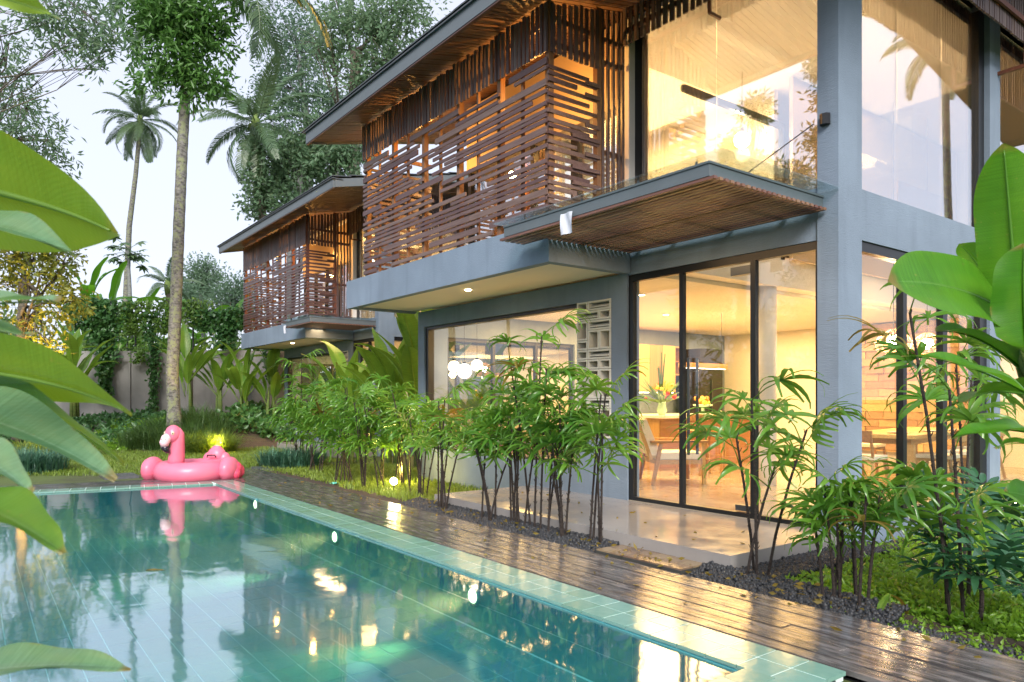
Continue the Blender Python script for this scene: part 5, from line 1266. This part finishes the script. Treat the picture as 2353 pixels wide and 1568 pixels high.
for k, (px, py, d, s_, lb) in enumerate(((255, 720, 30, 1.25, 'wide leaved banana plant rising above the fence below the papaya tree'), (205, 690, 32, 1.2, 'banana plant with drooping leaf above the fence, left one'), (400, 770, 29, 1.0, 'banana plant behind the fence beside the leaning palm'), (535, 770, 29, 1.0, 'banana plant behind the fence near the second villa'), (330, 760, 33, 1.0, 'banana plant behind the fence, between papaya and leaning palm'), (470, 780, 34, 1.1, 'banana plant deep behind the middle of the fence'))):
    p = at(px, py, d); h = p.z + .3; p.z = 0; broad_plant('banana_plant', lb, p, 9, h, 260 + k, BAN, s_, 'banana plants beyond the fence', (.1, .9), cat='banana plant', stalks=2)

# ================================================================ palms and trees
tp = [at(402, 955, 20.4), at(396, 860, 20.4), at(404, 700, 20.5), at(412, 500, 20.6), at(419, 340, 20.7), at(427, 200, 20.8), at(432, 40, 20.9), at(438, -60, 21)]
tp[0].z -= .6
palm('leaning coconut palm with lichen trunk rising from the mound, top wrapped in leafy creeper', tp, (.18, .13), 41, 9, .95, [(at(740, 110, 20), 1, PF[1]), (at(700, 30, 22), 1, PF[0]), (at(585, 150, 19.5), 1, PF[2]), (at(255, 60, 21), 1, PF[1]), (at(325, 165, 21.5), 1, PF[2]), (at(755, 125, 20.3), 1, PFY), (at(640, -30, 20), 1, PF[1]), (at(240, -20, 20.6), 1, PF[1])], low=-.2)
blobs = [(at(425, 60, 20.4), (1.15, 1.1, 1.0), 240), (at(365, 40, 20.4), (.75, .75, .7), 120), (at(480, 60, 20.4), (.8, .8, .9), 140), (at(420, 140, 20.4), (.85, .85, .7), 150), (at(350, 160, 20.4), (.55, .55, .3), 50), (at(460, 180, 20.4), (.6, .5, .4), 80), (at(390, 10, 20.4), (1.3, 1.2, .9), 200), (at(500, 200, 20.3), (.35, .3, .25), 28)]
cr = thing('climbing_creeper', 'thick leafy creeper wrapped round the top of the leaning palm trunk', 'creeper', at(427, 200, 20.8)); b0 = cr.location.copy()
blobs += [(at(x, y, 20.3), (r_, r_, r_ * .6), 14) for x, y, r_ in ((300, 60, .35), (315, 110, .3), (325, 190, .28), (520, 110, .3), (530, 30, .4), (505, 160, .3), (380, 205, .25), (440, 225, .22), (290, 10, .5), (545, -10, .5))]
crown_mesh([(tuple(Vector(c) - b0), tuple(q * .95 for q in r), int(n_ * .5)) for c, r, n_ in blobs], np.random.default_rng(44), M['creeper_leaf'], cr, 'foliage', 9, .25, .085, .14, .5, .15)
MB().tube([(0, 0, -.5), (.15, 0, .6), (-.1, .1, 1.6), (.1, 0, 2.6)], [.04, .04, .03, .02], 6).tube([(.2, -.1, -.9), (.18, 0, .2), (.1, .1, 1.2)], [.02, .02, .02], 5).build('stems', M['tree_bark'], cr)
palm('far slender coconut palm standing free against the white sky', [at(288, 720, 40), at(297, 520, 40), at(312, 400, 40), at(322, 290, 40)], (.17, .10), 42, 26, .66, low=-1.1, group=None)
palm('coconut palm half hidden in the foggy trees, drooping fronds left of the big tree', [at(608, 620, 33), at(602, 470, 33), at(594, 380, 33), at(588, 300, 33)], (.2, .14), 43, 24, .9, low=-1.2, bark='tree_bark')
palm('small young palm far beyond the fence', [at(388, 760, 46), at(388, 690, 46), at(386, 668, 46)], (.2, .16), 45, 11, .6, low=-.5, bark='tree_bark')
# big trees behind the villas, their fog is put into the leaf colour
tb = [((870, 70), 2.6, 520), ((930, 20), 2.2, 380), ((800, 30), 2.2, 330), ((900, 150), 1.9, 300), ((760, 110), 2.0, 260), ((830, 190), 2.0, 280)]
tree('broadleaf_tree', 'tall dark green tree behind the near villa roof, fullest at top', at(800, 560, 36) - Vector((0, 0, 9)), at(815, 120, 36), [(at(x, y, 36), r, int(n_ * .34)) for (x, y), r, n_ in tb], .4, 'tree_leaf_pale', 'tree_bark', 51, 9, .30, .12, None, .2, .35, .1)
tb = [((690, 120), 1.9, 210), ((650, 200), 1.8, 180), ((720, 250), 1.9, 210), ((660, 60), 1.8, 150), ((770, 250), 1.3, 130)]
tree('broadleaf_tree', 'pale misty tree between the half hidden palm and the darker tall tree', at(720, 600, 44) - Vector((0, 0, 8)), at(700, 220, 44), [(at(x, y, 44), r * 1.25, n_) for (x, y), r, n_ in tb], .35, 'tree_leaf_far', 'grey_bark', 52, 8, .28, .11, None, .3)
tb = [((650, 350), 1.4, 230), ((620, 420), 1.1, 170), ((700, 380), 1.3, 240), ((760, 370), 1.2, 210), ((660, 460), 1.2, 190), ((730, 310), 1.1, 140), ((590, 470), .7, 80), ((805, 340), .9, 120)]
tree('broadleaf_tree', 'fresh green tree right behind the roof of the second villa', at(645, 640, 33) - Vector((0, 0, 6)), at(690, 400, 33), [(at(x, y, 33), r, int(n_ * .6)) for (x, y), r, n_ in tb], .3, 'tree_leaf_pale', 'grey_bark', 53, 9, .26, .12, None, .2)
# overhanging tree, left edge
tb = [((15, 190), 1.3, 110), ((50, 330), 1.25, 120), ((0, 260), 1.2, 100), ((95, 380), .8, 60), ((110, 320), .7, 50), ((20, 400), 1.0, 80), ((-60, 120), 1.4, 90), ((20, 100), .7, 40), ((60, 250), .5, 25)]
tree('broadleaf_tree', 'bluish green tree leaning in at the left edge above the near leaves', at(-160, 800, 17) - Vector((0, 0, 3)), at(-80, 300, 17), [(at(x, y, 17), r * .78, int(n_ * .4)) for (x, y), r, n_ in tb], .16, 'tree_leaf_pale', 'tree_bark', 54, 10, .19, .05, None, .12)
tb = [((150, 30), .75, 60), ((220, 60), .65, 60), ((110, 60), .5, 40), ((180, 110), .55, 50), ((240, 120), .45, 40), ((265, 90), .35, 25), ((150, 110), .3, 18), ((90, 10), .9, 70), ((200, -10), .9, 80), ((230, 160), .22, 12)]
tree('broadleaf_tree', 'leafy branches hanging down from above at top left, before the sky', at(-420, 800, 15) - Vector((0, 0, 3)), at(-150, -250, 15), [(at(x, y, 15), r * .78, int(n_ * .36)) for (x, y), r, n_ in tb], .07, 'tree_leaf_pale', 'tree_bark', 55, 10, .18, .05, None, .12)
tb = [((60, 600), .85, 75), ((120, 640), .75, 70), ((20, 660), .8, 60), ((150, 590), .6, 40), ((95, 540), .7, 50), ((170, 690), .5, 40), ((60, 740), .5, 30), ((130, 720), .4, 30), ((20, 580), .6, 40), ((110, 790), .35, 20)]
p0 = at(42, 930, 18.6); p0.z = .3
tree('broadleaf_tree', 'small tree with yellow lit leaves and a trunk lit orange from below, left', p0, at(60, 640, 18.6), [(at(x, y, 18.6), r * .85, int(n_ * .6)) for (x, y), r, n_ in tb], .16, 'yellow_lit_leaf', 'tree_bark', 56, 9, .17, .075, None, .12)
# papaya
t = thing('papaya_tree', 'papaya tree with umbrella of cut leaves in front of the far palm trunk', 'papaya tree', at(300, 720, 33)); pb_ = t.location.copy()
MB().tube([(0, 0, -3), (0, 0, 0), at(297, 640, 33) - pb_, at(293, 575, 33) - pb_], [.12, .10, .08, .06], 8).build('trunk', M['grey_bark'], t, True)
rr = random.Random(77); pm = []
for s in range(3):
    b = MB(); b.tube([(0, 0, 0), (0, .4, .03), (0, .75, -.02)], [.015, .012, .01], 5)
    for i in range(7):
        a = rad(-120 + 40 * i); V, Fc, UV = blade(.42 * (1 - .15 * abs(i - 3) / 3), .15, 5, 1, .7, .1, .0, 'lance', seed=s * 9 + i); Mz = Matrix.Translation((0, .75, 0)) @ Matrix.Rotation(a, 4, 'Z'); b.add([Mz @ Vector(v) for v in V], Fc, UV)
    me = b.mesh('leaf', True); me.materials.append(M['palm_leaf']); pm.append(me)
for i in range(26):
    a = i * 2.4; el = rr.uniform(-.55, .7); d = Vector((math.cos(a) * math.cos(el), math.sin(a) * math.cos(el), math.sin(el))); inst('leaf', pm[i % 3], t, frame(at(293, 575, 33) - pb_ + Vector((0, 0, rr.uniform(-.35, .1))), d, (0, 0, 1), rr.uniform(.75, 1.0), rr.uniform(-.3, .3)))
# far trees
for k, (x, y, d, r, n_, lb) in enumerate(((465, 640, 62, 1.6, 300, 'hazy round tree far away, right of the leaning palm trunk'), (540, 690, 55, 1.7, 320, 'hazy feathery tree far away beside the second villa'), (430, 690, 58, 1.2, 160, 'low hazy tree far behind the leaning palm trunk'))):
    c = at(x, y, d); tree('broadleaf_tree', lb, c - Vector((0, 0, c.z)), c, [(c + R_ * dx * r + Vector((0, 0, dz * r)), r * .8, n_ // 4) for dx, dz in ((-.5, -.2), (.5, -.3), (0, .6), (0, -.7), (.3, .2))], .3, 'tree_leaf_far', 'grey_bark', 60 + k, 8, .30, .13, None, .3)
rb = np.random.default_rng(71); bl = []
for k in range(46):
    lat = -30 + 26 * k / 45; d = rb.uniform(29, 37); p = F_ * d + R_ * (lat * d / 30); bl.append(((p.x, p.y, rb.uniform(1.2, 4.2)), rb.uniform(1.2, 2.0), 90))
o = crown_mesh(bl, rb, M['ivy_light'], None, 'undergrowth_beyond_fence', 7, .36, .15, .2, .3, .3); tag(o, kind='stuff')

# trees on the other side of the pool and house, out of frame: the windows and the water mirror them
def mirror_tree(lb, p, h, seed): 
    p = Vector(p); r = random.Random(seed); bl = [(p + Vector((r.uniform(-1, 1) * (1.7 - 1.2 * q), r.uniform(-1, 1) * (1.7 - 1.2 * q), h * (.3 + .68 * q))), 1.5 - 1.0 * q, int(220 - 120 * q)) for q in (0, .12, .25, .4, .55, .7, .85, 1.0)]
    tree('broadleaf_tree', lb, p, p + Vector((0, 0, h * .8)), bl, .2, 'tree_leaf', 'tree_bark', seed, 8, .24, .07, None, .15)
mirror_tree('feathery tree across the pool, mirrored in the upstairs corner window, taller one', (-10, 13.5, 0), 13.2, 81); mirror_tree('feathery tree across the pool, mirrored in the upstairs corner window, shorter one', (-10, 16.5, 0), 12.4, 82)
palm('coconut palm out on the right, mirrored in the gable-side upstairs window', [(30, -4.6, 0), (29.9, -4.6, 4.5), (29.2, -4.5, 9), (28.2, -4.2, 14)], (.16, .12), 84, 14, .62, low=-.6)
bl = [((-6.5 + rb.uniform(-.8, .8), 1 + k * 1.0, rb.uniform(.5, 2.0)), 1.1, 110) for k in range(15)]
tag(crown_mesh(bl, rb, M['tree_leaf'], None, 'hedge_foliage', 8, .24, .1, .15, .3, .3), kind='stuff')
for k, y in enumerate((3.5, 6.0, 8.5, 11.0)): broad_plant('banana_plant', ('first', 'second', 'third', 'fourth')[k] + ' banana plant across the pool counting from the near end, mirrored in the glass', Vector((-5.8, y, -.05)), 8, 1.6, 290 + k, BAN, 1.1, 'banana plants across the pool', (.1, .8), cat='banana plant', stalks=2)

# ================================================================ near leaves framing the picture
def near_leaf(parent, base, tip, width, seed, mat='front_leaf', up=(0, 0, 1), droop=.7, fold=.2, shape='lance', wave=.006, curl=0, roll=0, tears=0, nl=26):
    base = Vector(base); tip = Vector(tip); L = (tip - base).length; me = blade_mesh(mat, stalk=0, L=L * (1 + .05 * droop), W=width, nl=nl, nw=4, droop=droop, fold=fold, wave=wave, shape=shape, seed=seed, curl=curl, tears=tears)
    # turn the drooping blade so that its tip lands on tip
    m = 9; tv = Vector(me.vertices[nl * m + 4].co); a = math.atan2(tv.z, tv.y); Mx = frame(base, tip - base, up, 1, roll) @ Matrix.Rotation(-a, 4, 'X') @ Matrix.Scale(L / tv.length, 4)
    return inst('leaf', me, parent, Mx)
def petiole(parent, base, tip, r=.007):
    hz = max(.1, base.z - .35); d_ = (tip - base).normalized()
    MB().tube([Vector((.03, .01, hz)), Vector((.03, .01, hz)).lerp(base, .5) + Vector((0, 0, -.03)), base - d_ * .06, base + d_ * .03], [r * 1.5, r * 1.2, r, r * .8], 7).build('petiole', M['stalk_green'], parent, True)
t = thing('ginger_plant', 'big leaved plant leaning in close at the left edge, several long wet leaves', 'foliage plant', at(-330, 1100, 1.5) * 1.0)
o0 = t.location.copy()
t.location = (-.30, 1.62, -.05); o0 = t.location.copy()
stk = MB(); stk.tube([(0, 0, 0), (.02, .0, .8), (.05, .02, 1.5), (.06, .03, 2.0)], [.03, .028, .022, .012], 8); stk.build('stalk', M['stalk_green'], t, True)
NL = [  # base px, tip px, depth base, depth tip, width, droop, fold, roll, up
 ((-330, 380), (272, 538), 1.75, 1.55, .245, .5, .1, -1.05, 1), ((-220, 520), (178, 592), 1.6, 1.5, .11, .6, .35, .35, 2), ((-220, 730), (140, 690), 1.25, 1.2, .075, .25, .2, .3, 3), ((-200, 745), (72, 772), 1.2, 1.15, .06, .3, .2, -.3, 4),
 ((-300, 835), (304, 952), 1.6, 1.5, .15, .55, .3, -.85, 5), ((-260, 850), (285, 1068), 1.7, 1.6, .15, .5, .3, -.55, 6), ((-280, 905), (266, 1104), 1.5, 1.42, .135, .45, .35, .25, 7), ((-160, 1010), (72, 1134), 1.3, 1.25, .075, .6, .3, .2, 8),
 ((-120, 1130), (148, 1271), 1.2, 1.15, .085, .3, .35, .1, 9), ((-160, 1560), (302, 1538), 1.35, 1.3, .085, .3, .3, .15, 10), ((-200, -30), (142, 47), 1.5, 1.4, .06, .5, .3, -.5, 11), ((-200, 940), (60, 925), 1.9, 1.85, .09, .3, .3, .4, 12)]
for (b_, e_, d0, d1, w, dr, fo, ro, sd) in NL: petiole(t, at(*b_, d0) - o0, at(*e_, d1) - o0); near_leaf(t, at(*b_, d0) - o0, at(*e_, d1) - o0, w * 1.35, sd, 'front_leaf_cool' if sd in (2, 3, 4, 7, 8, 10) else 'front_leaf', (0, 0, 1), dr, fo, 'lance', .006, 0, ro)
t = thing('banana_plant', 'bright green banana plant close at the right edge, one leaf upright', 'banana plant', ground(2480, 1560, -.05)); o0 = t.location.copy()
MB().tube([(0, 0, 0), (-.02, .02, .7), at(2345, 760, 2.75) - o0], [.07, .055, .03], 10).build('stalk', M['stalk_green'], t, True)
RL = [((2340, 740), (2306, 330), 2.7, 2.62, .20, .12, .15, .25, 'banana'), ((2345, 745), (2040, 648), 2.75, 2.55, .30, .7, .12, -.95, 'banana'), ((2360, 800), (2352, 560), 2.5, 2.45, .17, .2, .3, .9, 'banana'), ((2350, 850), (2150, 760), 2.9, 2.8, .16, .7, .25, -.3, 'banana'),
 ((2380, 915), (2070, 818), 2.5, 2.4, .085, .5, .3, -.5, 'lance'), ((2300, 700), (2205, 560), 3.1, 3.1, .16, .5, .2, .2, 'banana'), ((2400, 1000), (2185, 1010), 2.6, 2.5, .10, .6, .3, -.3, 'lance'), ((2420, 1030), (2285, 1030), 2.4, 2.4, .08, .8, .3, .2, 'lance'), ((2360, 905), (2215, 925), 2.8, 2.7, .14, .7, .25, .3, 'banana'), ((2420, 1170), (2308, 1130), 2.9, 2.85, .12, .6, .2, -.9, 'banana'), ((2420, 1200), (2250, 1165), 2.6, 2.5, .06, .5, .3, 0, 'lance')]
for k, (b_, e_, d0, d1, w, dr, fo, ro, shp) in enumerate(RL):
    if k: q_ = at(*b_, d0) - o0; st_ = (at(2345, 760, 2.75) - o0) * min(.95, max(.15, q_.z / 1.8 - .12)); MB().tube([st_, st_.lerp(q_, .6) + Vector((0, 0, -.02)), q_ + (at(*e_, d1) - o0 - q_) * .06], [.014, .012, .008], 7).build('petiole', M['stalk_green'], t, True)
    near_leaf(t, at(*b_, d0) - o0, at(*e_, d1) - o0, w * 1.15, 30 + k, 'banana_leaf', (0, 0, 1), dr, fo, shp, .008, 0, ro, tears=0)
t = thing('young_plant', 'single drooping yellowing leaf pair on the soil edge by the deck', 'seedling', ground(2045, 1425, -.05)); o0 = t.location.copy()
near_leaf(t, Vector((0, 0, .0)), Vector((-.06, -.02, .02)) + Vector((-.05, 0, .0)), .05, 61, 'heliconia_leaf', (0, 0, 1), 2.6, .2, 'lance', .003, 0, 0, nl=10)
MB().tube([(0, 0, -.02), (0, 0, .12), (.0, .0, .17)], [.006, .005, .004], 5).build('stem', M['stalk_green'], t)
near_leaf(t, Vector((0, 0, .17)), Vector((-.085, .02, -.01)), .055, 62, 'heliconia_leaf', (0, 0, 1), 1.4, .2, 'lance', .003, 0, 0, nl=10); near_leaf(t, Vector((0, 0, .17)), Vector((.11, -.05, -.02)), .055, 63, 'dry_leaf', (0, 0, 1), 1.4, .2, 'lance', .003, 0, 0, nl=10)

# fallen leaves on deck, patio and gravel, one pale leaf afloat
lr = np.random.default_rng(91); n = 150
Pq = np.concatenate([np.stack([lr.uniform(3.65, 4.48, n), lr.uniform(1.2, 12, n), np.full(n, .006)], 1), np.stack([lr.uniform(4.52, 4.85, n), lr.uniform(2.3, 8.3, n), .02 + .05 * lr.random(n)], 1), np.stack([lr.uniform(4.9, 6.3, 24), lr.uniform(3.7, 8.0, 24), np.full(24, .139)], 1)])
keep = lr.random(len(Pq)) < np.where(Pq[:, 0] < 4.3, .25, .8); Pq = Pq[keep]; dq = lr.normal(size=(len(Pq), 3)); dq[:, 2] = np.abs(dq[:, 2]) * .12
Vq, Tq = leaf_cloud(Pq, dq, .06 * lr.uniform(.5, 1.4, len(Pq)), .028, lr, .1); tag(np_mesh('fallen_leaves', Vq, Tq, M['dry_leaf']), kind='stuff')
p = ground(335, 1310, WL + .004); me = blade_mesh('dry_leaf', L=.16, W=.06, nl=8, nw=2, droop=.1, fold=.1, wave=.002, shape='lance', seed=5)
o = inst('floating_leaf', me, None, frame(p, (.8, -.5, 0))); tag(o, 'single pale leaf floating on the open pool water below the flamingo', 'leaf')
